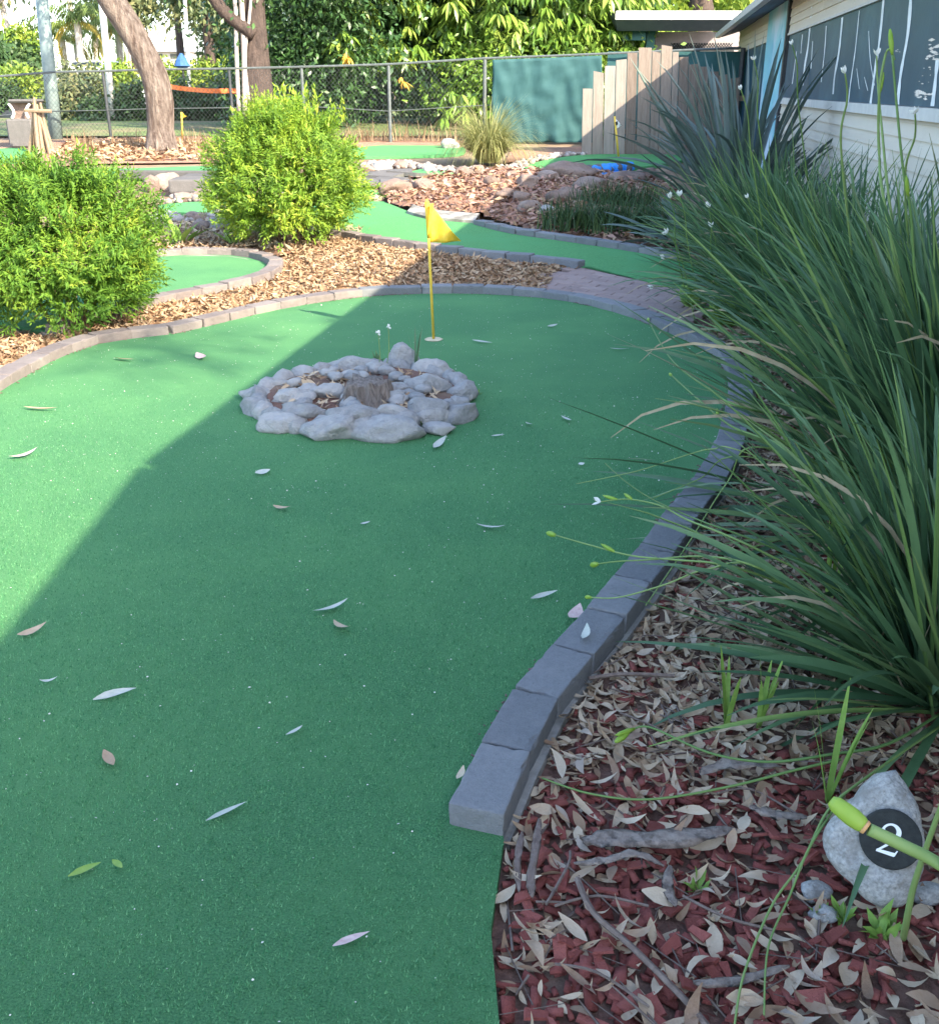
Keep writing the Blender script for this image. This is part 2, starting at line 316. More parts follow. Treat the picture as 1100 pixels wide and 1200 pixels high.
green_mid = [Vector((p.x, p.y, 0)) for p in near_k] + W2([(690, 312), (760, 330), (830, 345)]) + W2([(850, 305)]) + [Vector((p.x, p.y, 0)) for p in far_k[::-1]] + [Vector((p.x, p.y, 0)) for p in foot_k[::-1]] + W2([(450, 236), (425, 232), (360, 240)])
sheet('putting_green', green_mid, 0, M['turf_far'], .045)
far_greens = [[(400, 224), (452, 212), (492, 198), (540, 201), (580, 204), (604, 206), (560, 216), (510, 222), (470, 224)],
              [(590, 202), (620, 192), (645, 186), (684, 181), (745, 180), (800, 182), (790, 190), (735, 197), (690, 203), (640, 203)],
              [(395, 182), (430, 171), (480, 170), (535, 171), (545, 176), (520, 181)],
              [(185, 243), (200, 238), (260, 235), (300, 236), (262, 250), (215, 249)],
              [(60, 199), (150, 197), (250, 194), (300, 196), (240, 203), (170, 207), (90, 206)],
              [(-60, 190), (-20, 176), (22, 173), (40, 178), (20, 190)]]
for L in far_greens: sheet('putting_green', smooth_line(W2(L), 3, True), 0, M['turf_far'], .045)

# ------------------------------------------------------------------ paver kerbs
def paver_mesh(k, L=.228, Wd=.116, H=.085):
    bm = bmesh.new(); bmesh.ops.create_cube(bm, size=1)
    rr = random.Random(k)
    for v in bm.verts: v.co = Vector((v.co.x*Wd+rr.uniform(-.002, .002), v.co.y*L+rr.uniform(-.002, .002), v.co.z*H+rr.uniform(-.002, .002)))
    bmesh.ops.bevel(bm, geom=bm.edges[:], offset=.005, segments=2, affect='EDGES', profile=.6)
    bmesh.ops.subdivide_edges(bm, edges=[e for e in bm.edges if e.calc_length() > .03], cuts=9, use_grid_fill=True)
    for v in bm.verts:
        c = v.co; ed = sum((abs(abs(c.x)-Wd/2) < .006, abs(abs(c.y)-L/2) < .006, abs(abs(c.z)-H/2) < .006)); q = noise.noise((c.x*28+k*7, c.y*28, c.z*28))
        d = .0012*noise.noise((c.x*60+k*3, c.y*60, c.z*60))
        if ed >= 2: d -= .0015*abs(noise.noise((c.x*90, c.y*90+k, c.z*90)))+(.007*(q-.22)/.4 if q > .22 else 0)
        v.co = c*(1+d/max(.05, c.length))
    me = bpy.data.meshes.new('paver'); bm.to_mesh(me); bm.free(); return me
PAV = {}
for key in ('paver', 'paver_worn'):
    PAV[key] = []
    for k in range(5):
        me = paver_mesh(k); me.materials.append(M[key]); PAV[key].append(me)
def resample(P, step):
    out = [P[0].copy()]; acc = 0
    for a, b in zip(P, P[1:]):
        d = (b-a).length; 
        if d < 1e-6: continue
        pos = step-acc
        while pos <= d: out.append(a.lerp(b, pos/d)); pos += step
        acc = (acc+d) % step
    return out
def kerb(label, P, key, foot_side=1, step=.234, footw=.012, foot_m=None, zf=-.012, worn=None):
    base = Vector((P[0].x, P[0].y, zg(P[0].y))); t = thing('paver_kerb', label, 'kerb', base)
    S = resample(P, step)
    for i in range(len(S)-1):
        a, b = S[i], S[i+1]; d = b-a; c = (a+b)/2
        kk = key
        if worn and worn(c): kk = 'paver_worn'
        o = bpy.data.objects.new('paver', random.choice(PAV[kk])); put(o, t)
        o.location = c - base + Vector((0, 0, -.0425+random.uniform(-.003, .003))) 
        o.rotation_euler = (math.atan2(d.z, math.hypot(d.x, d.y)), random.uniform(-.012, .012), math.atan2(-d.x, d.y)+random.uniform(-.012, .012)+(math.pi if random.random() < .5 else 0))
        o.scale = (1, d.length/.236, 1)
    mb = MB(); pr = None
    for i, p in enumerate(S):
        d = (S[min(i+1, len(S)-1)]-S[max(i-1, 0)]); d.z = 0; d.normalize(); n = Vector((d.y, -d.x, 0))*foot_side
        q = Vector((p.x, p.y, zg(p.y)))
        jit = random.uniform(-.008, .008)
        ring = [q+n*.03+Vector((0, 0, zf-.07)), q+n*(.06+footw+jit)+Vector((0, 0, zf-.07)), q+n*(.06+footw*.75+jit)+Vector((0, 0, zf+jit*.5)), q+n*.03+Vector((0, 0, zf))]
        if pr: mb.add(pr+ring, [(0, 1, 5, 4), (1, 2, 6, 5), (2, 3, 7, 6), (3, 0, 4, 7)])
        else: mb.add(ring, [(0, 1, 2, 3)])
        pr = ring
    mb.build('footing', M['concrete'], t)
    return t
kerb('long curved kerb of grey pavers round the front putting green', main_kerb, 'paver', 1, worn=lambda c: c.x < -.75)
kerb('worn grey kerb curving round the small putting green behind the left bush', sg[::-1], 'paver_worn', -1, footw=.06, zf=-.005)
kerb('straight dark kerb on the front side of the middle green, ending at the brick path', near_k, 'paver', 1, worn=lambda c: c.x < -.35)
kerb('wavy dark kerb on the far side of the middle green, below the shaded rocks', far_k, 'paver', -1)
mb = MB(); pr = None
for p in smooth_line(foot_k, 3):
    ring = [p+Vector((-.02, -.16, -.08)), p+Vector((0, -.16, .0)), p+Vector((.05, .12, .04)), p+Vector((.05, .14, -.08))]
    mb.add(pr+ring, [(0, 1, 5, 4), (1, 2, 6, 5), (2, 3, 7, 6)]) if pr else mb.add(ring, [(0, 1, 2, 3)])
    pr = ring
tag(mb.build('concrete_edging', M['concrete'], origin=foot_k[0]), 'pale rough concrete edging at the left tip of the mulch mound', 'edging')

# ------------------------------------------------------------------ brick path
path_poly = W2([(590, 336), (640, 322), (686, 313), (760, 331), (830, 347), (800, 372), (765, 366), (740, 358), (700, 347), (650, 340), (610, 336)])
pb = sheet('brick_path', path_poly, -.024, M['bed'])
bme = bpy.data.meshes.new('brick'); bm = bmesh.new(); bmesh.ops.create_cube(bm, size=1)
for v in bm.verts: v.co = Vector((v.co.x*.1975, v.co.y*.0975, v.co.z*.05))
bmesh.ops.bevel(bm, geom=bm.edges[:], offset=.004, segments=1, affect='EDGES'); bm.to_mesh(bme); bm.free(); bme.materials.append(M['brick'])
ca, sa = math.cos(R(-28)), math.sin(R(-28))
for i in range(-40, 60):
    for j in range(-60, 80):
        u = i*.2+(.1 if j % 2 else 0); vv = j*.1
        x, y = 1.3+u*ca-vv*sa, 8.0+u*sa+vv*ca
        if any(inside(path_poly, np.array([x+ex]), np.array([y+ey]))[0] for ex, ey in ((0, 0), (.09, 0), (-.09, 0), (0, .08), (0, -.08))):
            o = bpy.data.objects.new('brick', bme); put(o, pb, (x, y, zg(y)-.031+random.uniform(-.002, .002))); o.rotation_mode = 'ZYX'; o.rotation_euler = (R(2.3) if y > 7.5 else 0, 0, R(-28)+random.uniform(-.01, .01))

# ------------------------------------------------------------------ weatherboard house on the right
HL = Vector((wallx(3), 3, 0))
house = thing('weatherboard_house', 'cream weatherboard house with dark painted wall panels along the right edge', 'house', HL)
Y0, Y1 = 1.2, 22.2; DIR = Vector((KW, 1, 0)).normalized(); NRM = Vector((-1, KW, 0)).normalized()
def wp(y, z, off=0): return Vector((wallx(y), y, z)) + NRM*off
def wall_slab(mb, ya, yb, za, zb, o0, o1, tilt=0):
    lo = [wp(ya, za, o0), wp(yb, za, o0), wp(yb, za, o1+tilt), wp(ya, za, o1+tilt)]
    hi = [wp(ya, zb, o0), wp(yb, zb, o0), wp(yb, zb, o1), wp(ya, zb, o1)]
    mb.hexa(lo, hi)
mb = MB(); wall_slab(mb, Y0, Y1, -.1, 2.52, -.14, -.02)
mb.hexa([(1.85, -5, -.1), (1.97, -5, -.1), (1.99, 1.19, -.1), (1.87, 1.19, -.1)], [(1.85, -5, 2.5), (1.97, -5, 2.5), (1.99, 1.19, 2.5), (1.87, 1.19, 2.5)])
mb.hexa([wp(Y1-.12, -.1, -.15), wp(Y1-.12, -.1, -5), wp(Y1, -.1, -5), wp(Y1, -.1, -.15)], [wp(Y1-.12, 2.5, -.15), wp(Y1-.12, 3.6, -5), wp(Y1, 3.6, -5), wp(Y1, 2.5, -.15)])
mb.build('wall', M['board'], house)
bh = .092
def boards(ya, yb, za, zb):
    z = za; k = 0
    while z < zb-.01:
        h = min(bh, zb-z); y = ya+((k*1.7) % 2.5); e = [ya]
        while y < yb-.3:
            if y > ya+.3: e.append(y)
            y += 4.2
        e.append(yb)
        for a, b in zip(e, e[1:]):
            m_ = MB(); wall_slab(m_, a+.002, b-.002, z, z+h+.012 if z+h < zb-.01 else z+h, -.018, .004, .016); m_.build('weatherboard', M['board'], house)
        z += h; k += 1
boards(Y0, 13.95, .0, 1.215)
boards(Y0, 13.95, 2.03, 2.5)
boards(16.6, Y1-.05, 2.03, 2.5)
mb = MB(); wall_slab(mb, Y0, 13.95, 1.22, 1.292, -.01, .05); mb.build('sill', M['trim'], house)
mb = MB(); wall_slab(mb, Y0, 13.95, 2.005, 2.027, -.01, .03); mb.build('trim', M['trim'], house)
pn = MB(); wall_slab(pn, Y0, 13.9, 1.295, 2.003, -.015, .006); pan = pn.build('painted_panel', M['panel'], house)
mb = MB(); wall_slab(mb, 16.62, Y1-.06, .5, 2.02, -.015, .006); mb.build('painted_panel', M['panel'], house, label='dark teal panel at the far end of the house')
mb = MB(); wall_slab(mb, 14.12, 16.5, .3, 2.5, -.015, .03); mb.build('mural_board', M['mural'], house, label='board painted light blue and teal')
mb = MB(); wall_slab(mb, 13.96, 14.1, 0, 2.5, -.012, .045); mb.build('corner_strip', M['darkmetal'], house)
def Wp(px, py):
    a = ray(px, py); y = 1.67/(a[0]/a[1]-KW); return y, CH + a[2]*y/a[1]
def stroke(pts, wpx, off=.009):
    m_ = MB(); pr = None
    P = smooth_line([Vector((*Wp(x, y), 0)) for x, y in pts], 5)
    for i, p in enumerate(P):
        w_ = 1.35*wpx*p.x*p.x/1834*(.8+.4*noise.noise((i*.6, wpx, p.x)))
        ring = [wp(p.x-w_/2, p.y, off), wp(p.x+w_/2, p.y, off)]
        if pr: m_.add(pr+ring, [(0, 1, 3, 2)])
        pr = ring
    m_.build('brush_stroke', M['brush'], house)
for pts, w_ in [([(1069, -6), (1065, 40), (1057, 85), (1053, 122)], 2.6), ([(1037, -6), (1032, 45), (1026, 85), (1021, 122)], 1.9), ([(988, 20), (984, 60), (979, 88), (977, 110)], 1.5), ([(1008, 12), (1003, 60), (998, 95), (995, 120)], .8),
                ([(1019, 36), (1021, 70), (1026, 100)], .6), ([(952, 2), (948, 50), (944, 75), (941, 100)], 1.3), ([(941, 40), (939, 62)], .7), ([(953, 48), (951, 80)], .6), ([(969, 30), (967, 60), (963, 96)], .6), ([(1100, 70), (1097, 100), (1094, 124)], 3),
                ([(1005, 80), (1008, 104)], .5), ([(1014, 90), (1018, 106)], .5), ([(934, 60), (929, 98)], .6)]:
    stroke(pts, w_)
for (a, b, n) in [((1086, 46), (1112, 70), 26), ((1074, 106), (1094, 116), 16), ((1076, 76), (1092, 100), 9), ((1050, 55), (1060, 62), 4)]:  # rippled sun reflections on the dark panel, laid on as pale flecks of colour
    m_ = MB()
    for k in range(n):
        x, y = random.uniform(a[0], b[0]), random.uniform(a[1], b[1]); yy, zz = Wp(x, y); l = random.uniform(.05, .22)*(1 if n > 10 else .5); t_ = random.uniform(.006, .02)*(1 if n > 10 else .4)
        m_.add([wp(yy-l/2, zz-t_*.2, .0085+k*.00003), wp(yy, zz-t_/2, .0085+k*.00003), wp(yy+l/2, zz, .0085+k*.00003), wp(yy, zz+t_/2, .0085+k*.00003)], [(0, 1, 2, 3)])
    m_.build('painted_reflection', M['dapple'], house)
# roof: eave line, then the nearer wing whose eave runs straight
def ev(y): return 1.28+KW*y if y >= 1.18 else 1.475+.05*min(1.18-y, 3)
mb = MB()
for ya, yb in ((1.18, 22.6), (-6, 1.18)):
    for k in range(1):
        lo = [Vector((ev(ya), ya, 2.40)), Vector((ev(ya)+6, ya-KW*6*(ya > 1), 4.35)), Vector((ev(yb)+6, yb-KW*6*(ya > 1), 4.35)), Vector((ev(yb), yb, 2.40))]
        mb.hexa(lo, [p+Vector((0, 0, .035)) for p in lo])
roof = mb.build('roof', M['roof'], house)
mb = MB()
for ya, yb in ((1.19, 22.6), (-6, 1.17)):
    a, b = Vector((ev(ya), ya, 2.33)), Vector((ev(yb), yb, 2.33)); n = Vector((-1, KW if ya > 1 else 0, 0)).normalized()
    ring = lambda p: [p+n*-.012, p+n*.07, p+n*.085+Vector((0, 0, .075)), p+n*.078+Vector((0, 0, .075)), p+n*.062+Vector((0, 0, .012)), p+n*-.012+Vector((0, 0, .012))]
    mb.add(ring(a)+ring(b), [(i, (i+1) % 6, 6+(i+1) % 6, 6+i) for i in range(6)]+[tuple(range(6)), tuple(range(11, 5, -1))])
mb.build('gutter', M['gutter'], house)
mb = MB(); lo = [Vector((ev(1.2)+.02, 1.2, 2.27)), wp(1.2, 2.27, .006), wp(22.1, 2.27, .006), Vector((ev(22.1)+.02, 22.1, 2.27))]
lo = [Vector((ev(1.2)+.02, 1.2, 2.325)), wp(1.2, 2.44, -.02), wp(22.1, 2.44, -.02), Vector((ev(22.1)+.02, 22.1, 2.325))]
mb.hexa(lo, [p+Vector((0, 0, .012)) for p in lo]); mb.build('soffit', M['soffit'], house)

# flat roofed shed behind the plank fence
sh = thing('flat_roof_shed', 'small flat roofed shed with white fascia behind the plank fence', 'shed', (4.2, 25, zg(25)))
def pxbox(mb, x0, x1, y0, y1, Ya, Yb):
    a, b = at(x0, y1, Ya), at(x1, y0, Ya)
    mb.hexa([(a.x, Ya, a.z), (b.x, Ya, a.z), (b.x, Yb, a.z), (a.x, Yb, a.z)], [(a.x, Ya, b.z), (b.x, Ya, b.z), (b.x, Yb, b.z), (a.x, Yb, b.z)])
mb = MB(); pxbox(mb, 721, 880, 13, 22.5, 23.4, 23.46); mb.build('fascia', M['white'], sh)
mb = MB(); a = at(721, 13, 23.47); 
pxbox(mb, 722, 884, 12, 14, 23.47, 28); mb.build('roof', M['roof'], sh)
mb = MB(); p = at(710, 13, 23.5); 
mb.hexa([at(723, 36, 23.9), at(880, 36, 23.9), at(880, 22.8, 23.46), at(722, 22.8, 23.46)], [at(710, 12.2, 23.9)+Vector((0, .1, 0)), at(880, 13, 23.9), at(880, 13.2, 23.47), at(722, 13.2, 23.47)]); mb.build('soffit', M['soffit'], sh)
mb = MB(); pxbox(mb, 728, 757, 36, 47, 24.2, 24.3); mb.build('beam', M['greenpost'], sh)
mb = MB(); a = at(758, 36, 24.4); b = at(768, 36, 24.4); mb.hexa([(a.x, 24.4, .67), (b.x, 24.4, .67), (b.x, 24.6, .67), (a.x, 24.6, .67)], [(a.x, 24.4, a.z), (b.x, 24.4, a.z), (b.x, 24.6, a.z), (a.x, 24.6, a.z)]); mb.build('post', M['greenpost'], sh)
mb = MB(); a = at(768.3, 37, 25); b = at(890, 37, 25); mb.hexa([(a.x, 25, .6), (b.x, 25, .6), (b.x, 25.2, .6), (a.x, 25.2, .6)], [(a.x, 25, a.z), (b.x, 25, a.z), (b.x, 25.2, a.z), (a.x, 25.2, a.z)]); mb.build('wall', M['shedwall'], sh)
mb = MB()
for k in range(22):
    x = 786+k*3.2; mb.tube([at(x, 50, 24.9), at(x+5, 56, 24.9)], .012, 4); mb.tube([at(x+5, 50, 24.9), at(x, 56, 24.9)], .012, 4)
pxbox(mb, 786, 860, 56.2, 75, 24.86, 24.9); mb.build('lattice', M['darkmetal'], sh)
mb = MB(); a = at(786, 57.5, 24.7); mb.tube([at(786, 58, 24.7), at(868, 56.5, 24.7)], .03, 6); mb.build('rail', M['darkmetal'], sh)

# ------------------------------------------------------------------ plank fence
PF = thing('plank_fence', 'stepped fence of weathered grey timber planks behind the far green', 'fence', (2.6, 17.6, zg(17.6)))
pl = [(62, 122, 385), (125, 190, 283), (194, 258, 245), (261, 325, 207), (329, 390, 165), (397, 475, 133), (478, 530, 160), (533, 600, 122), (602, 640, 160), (643, 700, 190), (703, 760, 235), (763, 822, 250), (825, 885, 280), (888, 950, 300), (953, 1015, 320)]
for i, (a, b, t) in enumerate(pl):
    x0, x1, ty = 670+a/5.238, 670+b/5.238, 30+t/5.238
    A, B = at(x0, 178, 17.6), at(x1, 178, 17.6); T = at((x0+x1)/2, ty, 17.6)
    lean = (T.x-(A.x+B.x)/2)*.6; d = random.uniform(-.006, .006); tl = random.uniform(-.015, .015)
    mb = MB(); Yf, Yb = 17.6+d, 17.632+d; zb = zg(17.6)-.05
    mb.hexa([(A.x, Yf, zb), (B.x-.008, Yf, zb), (B.x-.008, Yb, zb), (A.x, Yb, zb)], [(A.x+lean, Yf, T.z-tl), (B.x-.008+lean, Yf, T.z+tl), (B.x-.008+lean, Yb, T.z+tl), (A.x+lean, Yb, T.z-tl)])
    mb.build('plank', M['plank'], PF)
for zr in (.75, 1.25):
    mb = MB(); mb.box((3.9, 17.67, zr), (3.2 if zr < 1 else 2.2, .06, .08)); mb.build('rail', M['stick'], PF)

# ------------------------------------------------------------------ chain link fence
CL = thing('chain_link_fence', 'chain link fence on grey posts in front of the trees', 'fence', (-3, 20, zg(20)))
topP = [(-30, 90), (0, 89), (65, 84), (120, 83), (180, 81), (270, 80), (353, 78), (455, 75), (568, 68), (650, 65), (720, 62), (800, 58.5), (868, 55.5)]
def top_at(x):
    return float(np.interp(x, [p[0] for p in topP], [p[1] for p in topP]))
for x, m_, r_ in [(-28, 'darkmetal', .025), (120, 'darkmetal', .028), (268, 'darkmetal', .025), (353, 'metal', .028), (455, 'metal', .03), (568, 'metal', .034), (688, 'metal', .03), (871, 'darkmetal', .045)]:
    T = at(x, top_at(x)-(1.5 if x != 871 else 0), 20.0); mb = MB(); mb.tube([(T.x, 20, zg(20)-.2), T], r_, 8); mb.build('post', M[m_], CL)
tp = [at(x, y, 19.98) for x, y in topP]
mb = MB(); mb.tube(tp, .02, 6); mb.build('top_rail', M['metal'], CL)
mb = MB(); mb.tube([at(x, y+ (46 if x < 400 else 55), 19.98) for x, y in topP[:10]], .008, 4); mb.build('mid_wire', M['metal'], CL)
mb = MB(); zb = zg(20)+.03; sp = .075
xa, xb = at(-30, 90, 20).x, at(575, 68, 20).x
k = xa-1.5
while k < xb:
    for sgn in (1, -1):
        # one strand from the bottom wire up to the rail
        x0 = k; h_ = np.interp((x0+.6*sgn), [p.x for p in tp], [p.z for p in tp])-zb
        xe = x0+sgn*h_*.9
        a, b = Vector((x0, 20, zb)), Vector((xe, 20, zb+h_))
        if sgn < 0: a.y = b.y = 20.006
        d_ = .0024; mb.add([a+Vector((-d_, 0, 0)), a+Vector((d_, 0, 0)), a+Vector((0, d_*1.6, 0)), b+Vector((-d_, 0, 0)), b+Vector((d_, 0, 0)), b+Vector((0, d_*1.6, 0))], [(0, 1, 4, 3), (1, 2, 5, 4), (2, 0, 3, 5)])
    k += sp
mb.build('chain_mesh', M['darkmetal'], CL, kind='stuff')
# green shade cloth hung on it
n1, n2 = 46, 26; V = []; Q = []
for j in range(n2):
    for i in range(n1):
        u, v_ = i/(n1-1), j/(n2-1); px = 577+u*128; ty = top_at(px)+2; by = 168
        p = at(px+(1-v_)*2.0*math.sin(v_*9), ty+(by-ty)*(1-v_), 19.9)
        wr = .035*noise.noise((u*11+v_*2.5, v_*1.2, 1))+.03*noise.noise((u*5-v_*7, v_*4+u*6, 4))+.012*noise.noise((u*34+v_*6, v_*3, 8))
        p.y += wr*2*(1-.6*v_)+(.008*math.sin(u*40)); p.z = max(p.z, zg(19.9)-.02)
        V.append(p)
for j in range(n2-1):
    for i in range(n1-1): Q.append((j*n1+i, j*n1+i+1, (j+1)*n1+i+1, (j+1)*n1+i))
o = bpy.data.objects.new('shade_cloth', mesh_np('shade_cloth', [p-Vector((1.3, 19.9, .5)) for p in V], [], M['cloth'], quads=Q, smooth=True)); put(o, None, (1.3, 19.9, .5))
md = o.modifiers.new('thick', 'SOLIDIFY'); md.thickness = .004
tag(o, 'wrinkled green shade cloth hung on the chain link fence', 'cloth')
# darker cloth between plank fence and house
V = []; Q = []
for j in range(10):
    for i in range(20):
        u, v_ = i/19, j/9; px = 712+u*175; p = at(px, 60, 20.1); p.z = zg(20)+(p.z-zg(20))*v_; p.y += .04*noise.noise((u*20, v_*3, 9)); V.append(p)
for j in range(9):
    for i in range(19): Q.append((j*20+i, j*20+i+1, j*20+i+21, j*20+i+20))
o = bpy.data.objects.new('shade_cloth', mesh_np('shade_cloth', [p-Vector((4, 20.1, .5)) for p in V], [], M['cloth'], quads=Q, smooth=True)); put(o, None, (4, 20.1, .5))
tag(o, 'shaded green cloth between the plank fence and the house corner', 'cloth')
# ------------------------------------------------------------------ rocks
def rock_mesh(name, d, m, seed, sub=3, facets=9, rough=.10, pointed=0):
    rr = random.Random(seed); bm = bmesh.new(); bmesh.ops.create_icosphere(bm, subdivisions=sub, radius=1)
    pl_ = []
    for _ in range(facets):
        n = Vector((rr.gauss(0, 1), rr.gauss(0, 1), rr.gauss(0, .8))).normalized(); pl_.append((n, rr.uniform(.62, .86)))
    for v in bm.verts:
        p = v.co.copy()
        for n, k in pl_:
            e = p.dot(n)-k
            if e > 0: p -= n*e*.93
        p += v.co*(rough*noise.noise(v.co*1.7+Vector((seed, 0, 0)))+rough*.45*noise.noise(v.co*5+Vector((0, seed, 0))))
        if pointed and p.z > 0: q = 1-pointed*p.z; p.x *= q; p.y *= q
        v.co = Vector((p.x*d[0]*.58, p.y*d[1]*.58, p.z*d[2]*.58))
    me = bpy.data.meshes.new(name); bm.to_mesh(me); bm.free(); me.materials.append(m)
    me.polygons.foreach_set('use_smooth', [True]*len(me.polygons)); return me
def rock(name, label, loc, d, m, seed, parent=None, rotz=0, rot=None, cat='rock', group=None, **k):
    o = bpy.data.objects.new(name, rock_mesh(name, d, m, seed, **k)); put(o, parent, Vector(loc)-(Vector(parent.location) if parent else Vector((0, 0, 0))))
    o.rotation_euler = rot or (0, 0, rotz)
    if parent is None: tag(o, label, cat, group)
    elif label: o['label'] = label
    return o
ring = thing('stone_ring', 'low ring of mortared grey stones on the front putting green', 'rock ring', G(425, 475))
stones = [(105, 350, 170, 80, 0), (105, 300, 120, 75, 0), (215, 420, 175, 95, 0), (415, 447, 235, 110, 0), (650, 450, 265, 105, 0), (862, 440, 110, 62, 0), (955, 380, 145, 105, 0), (965, 295, 120, 105, 0), (935, 245, 95, 75, 0),
          (840, 205, 160, 95, 0), (718, 172, 120, 140, 0), (540, 200, 200, 115, 0), (440, 196, 110, 80, 0), (395, 222, 95, 55, 0), (308, 225, 100, 90, 0), (205, 272, 130, 80, 0),
          (262, 312, 150, 72, .04), (312, 370, 155, 80, .04), (395, 285, 120, 72, .05), (515, 395, 165, 120, .03), (665, 390, 140, 95, .03), (812, 365, 155, 95, .03), (810, 258, 155, 95, .05), (690, 270, 90, 55, .05), (902, 335, 65, 42, .05), (690, 320, 80, 70, .04), (470, 300, 90, 60, .02), (740, 320, 70, 50, .03), (590, 350, 80, 50, .0), (300, 290, 60, 40, .03)]
for i, (cx, cy, w_, h_, z) in enumerate(stones):
    px, py = 270+cx/3.548, 380+cy/3.548; p = G(px, py+h_/3.548*.22, z); dist = math.hypot(p.y, CH)*1.0
    ww = w_/3.548*dist/F; hh = h_/3.548*dist/F
    ang = math.atan2(p.y-5*.94, p.x+.5)
    H_ = min(hh*(1.05 if i != 10 else 1.2), .125 if i < 10 and i not in (9,) else .2); D = max(ww*.62, .09)
    rz = (0 if h_ < w_*.85 else random.uniform(-.3, .3)) + {0: -.9, 1: -.6, 6: .6, 7: .4}.get(i, 0)
    rock('stone', None, p+Vector((0, D*.12, H_*.26)), (ww*1.22, D*1.1, H_*.95), M['stone'], i+3, ring, rz, facets=16, rough=.17)
mb = MB(); c0 = G(425, 470); Pm = []
for k in range(24): a = k*2*math.pi/24; Pm.append(c0+Vector((.50*math.cos(a), .50*math.sin(a)*1.05, .0)))
for k in range(24):
    a, b = Pm[k], Pm[(k+1) % 24]; mb.add([a, b, c0+(b-c0)*.9+Vector((0, 0, .05)), c0+(a-c0)*.9+Vector((0, 0, .05))], [(0, 1, 2, 3)])
mb.add([c0+(p-c0)*.9+Vector((0, 0, .05)) for p in Pm], [tuple(range(24))]); mb.build('soil_bed', M['bed'], ring)
for k in range(24):
    a = k*2*math.pi/24+random.uniform(-.06, .06); s = random.uniform(.10, .15); p = c0+Vector((.49*math.cos(a), .52*math.sin(a), .02))
    rock('stone', None, p, (s*1.2, s*.8, .12), M['stone'], 300+k, ring, a+math.pi/2+random.uniform(-.3, .3), facets=14, rough=.17, sub=2)
for k in range(26):
    a = random.uniform(0, 6.28); r_ = random.uniform(.2, .4); s = random.uniform(.05, .09); p = c0+Vector((r_*math.cos(a), r_*math.sin(a), .07))
    rock('stone', None, p, (s*1.3, s, s*.7), M['stone'], 340+k, ring, random.uniform(0, 3), facets=12, rough=.15, sub=2)
# the stump in the middle
sp_ = G(432, 472, .04); V = []; Q = []; n = 40
for j in range(9):
    for i in range(n):
        a = 2*math.pi*i/n; v_ = j/8; fl = .04*noise.noise((math.cos(a)*5, math.sin(a)*5, 1))+.018*math.sin(a*13+j*.2)
        r_ = .100*(1.22-.30*v_+.25*(1-v_)**3)+fl*(1-.3*v_); top = .105+.03*noise.noise((math.cos(a)*2.3, math.sin(a)*2.3, 7))
        V.append((r_*math.cos(a), r_*math.sin(a), top*v_))
for j in range(8):
    for i in range(n): Q.append((j*n+i, j*n+(i+1) % n, (j+1)*n+(i+1) % n, (j+1)*n+i))
V.append((0, 0, .10)); T3 = [(8*n+i, 8*n+(i+1) % n, 9*n) for i in range(n)]
o = bpy.data.objects.new('tree_stump', mesh_np('tree_stump', V, T3, M['stump'], quads=Q)); put(o, None, sp_); tag(o, 'weathered cut tree stump in the middle of the stone ring', 'stump')

# ------------------------------------------------------------------ flags
def golf_flag(label, base, top, flagpts, mp, mf, cupr=.055, pr=.0085, text=None):
    t = thing('golf_flag', label, 'flag', base)
    mb = MB(); d = (top-base); mb.tube([base, base+d*.5, top], pr, 10); mb.build('pole', mp, t, smooth=True)
    n1, n2 = 14, 9; V = []; Q = []
    for i in range(n1):
        for j in range(n2):
            u, v_ = i/(n1-1), j/(n2-1)
            a = flagpts[0].lerp(flagpts[1], v_); tip = flagpts[2]; p = a.lerp(tip, u)
            p.y += .028*math.sin(u*7+v_*1.5)*min(1, u*3); V.append(p-base)
    for i in range(n1-1):
        for j in range(n2-1): Q.append((i*n2+j, i*n2+j+1, (i+1)*n2+j+1, (i+1)*n2+j))
    o = bpy.data.objects.new('flag_cloth', mesh_np('flag_cloth', V, [], mf, quads=Q, smooth=True)); put(o, t)
    md = o.modifiers.new('thick', 'SOLIDIFY'); md.thickness = .0015
    if cupr:
        mb = MB(); k = 20
        v0 = [base+Vector((cupr*math.cos(2*math.pi*i/k), cupr*math.sin(2*math.pi*i/k), .003)) for i in range(k)]
        v1 = [base+Vector((cupr*.86*math.cos(2*math.pi*i/k), cupr*.86*math.sin(2*math.pi*i/k), .007)) for i in range(k)]
        mb.add(v0+v1+[base+Vector((0, 0, .007))], [(i, (i+1) % k, k+(i+1) % k, k+i) for i in range(k)]+[(k+i, k+(i+1) % k, 2*k) for i in range(k)]); mb.build('cup', M['cup'], t)
    return t
b = G(508, 398); tY = b.y
ft = golf_flag('yellow triangular flag on a yellow pole in the front putting green', b, at(500, 233, tY), [at(500.5, 235, tY), at(503.5, 284, tY), at(540, 283, tY-.02)], M['yellow_pole'], M['yellow'])
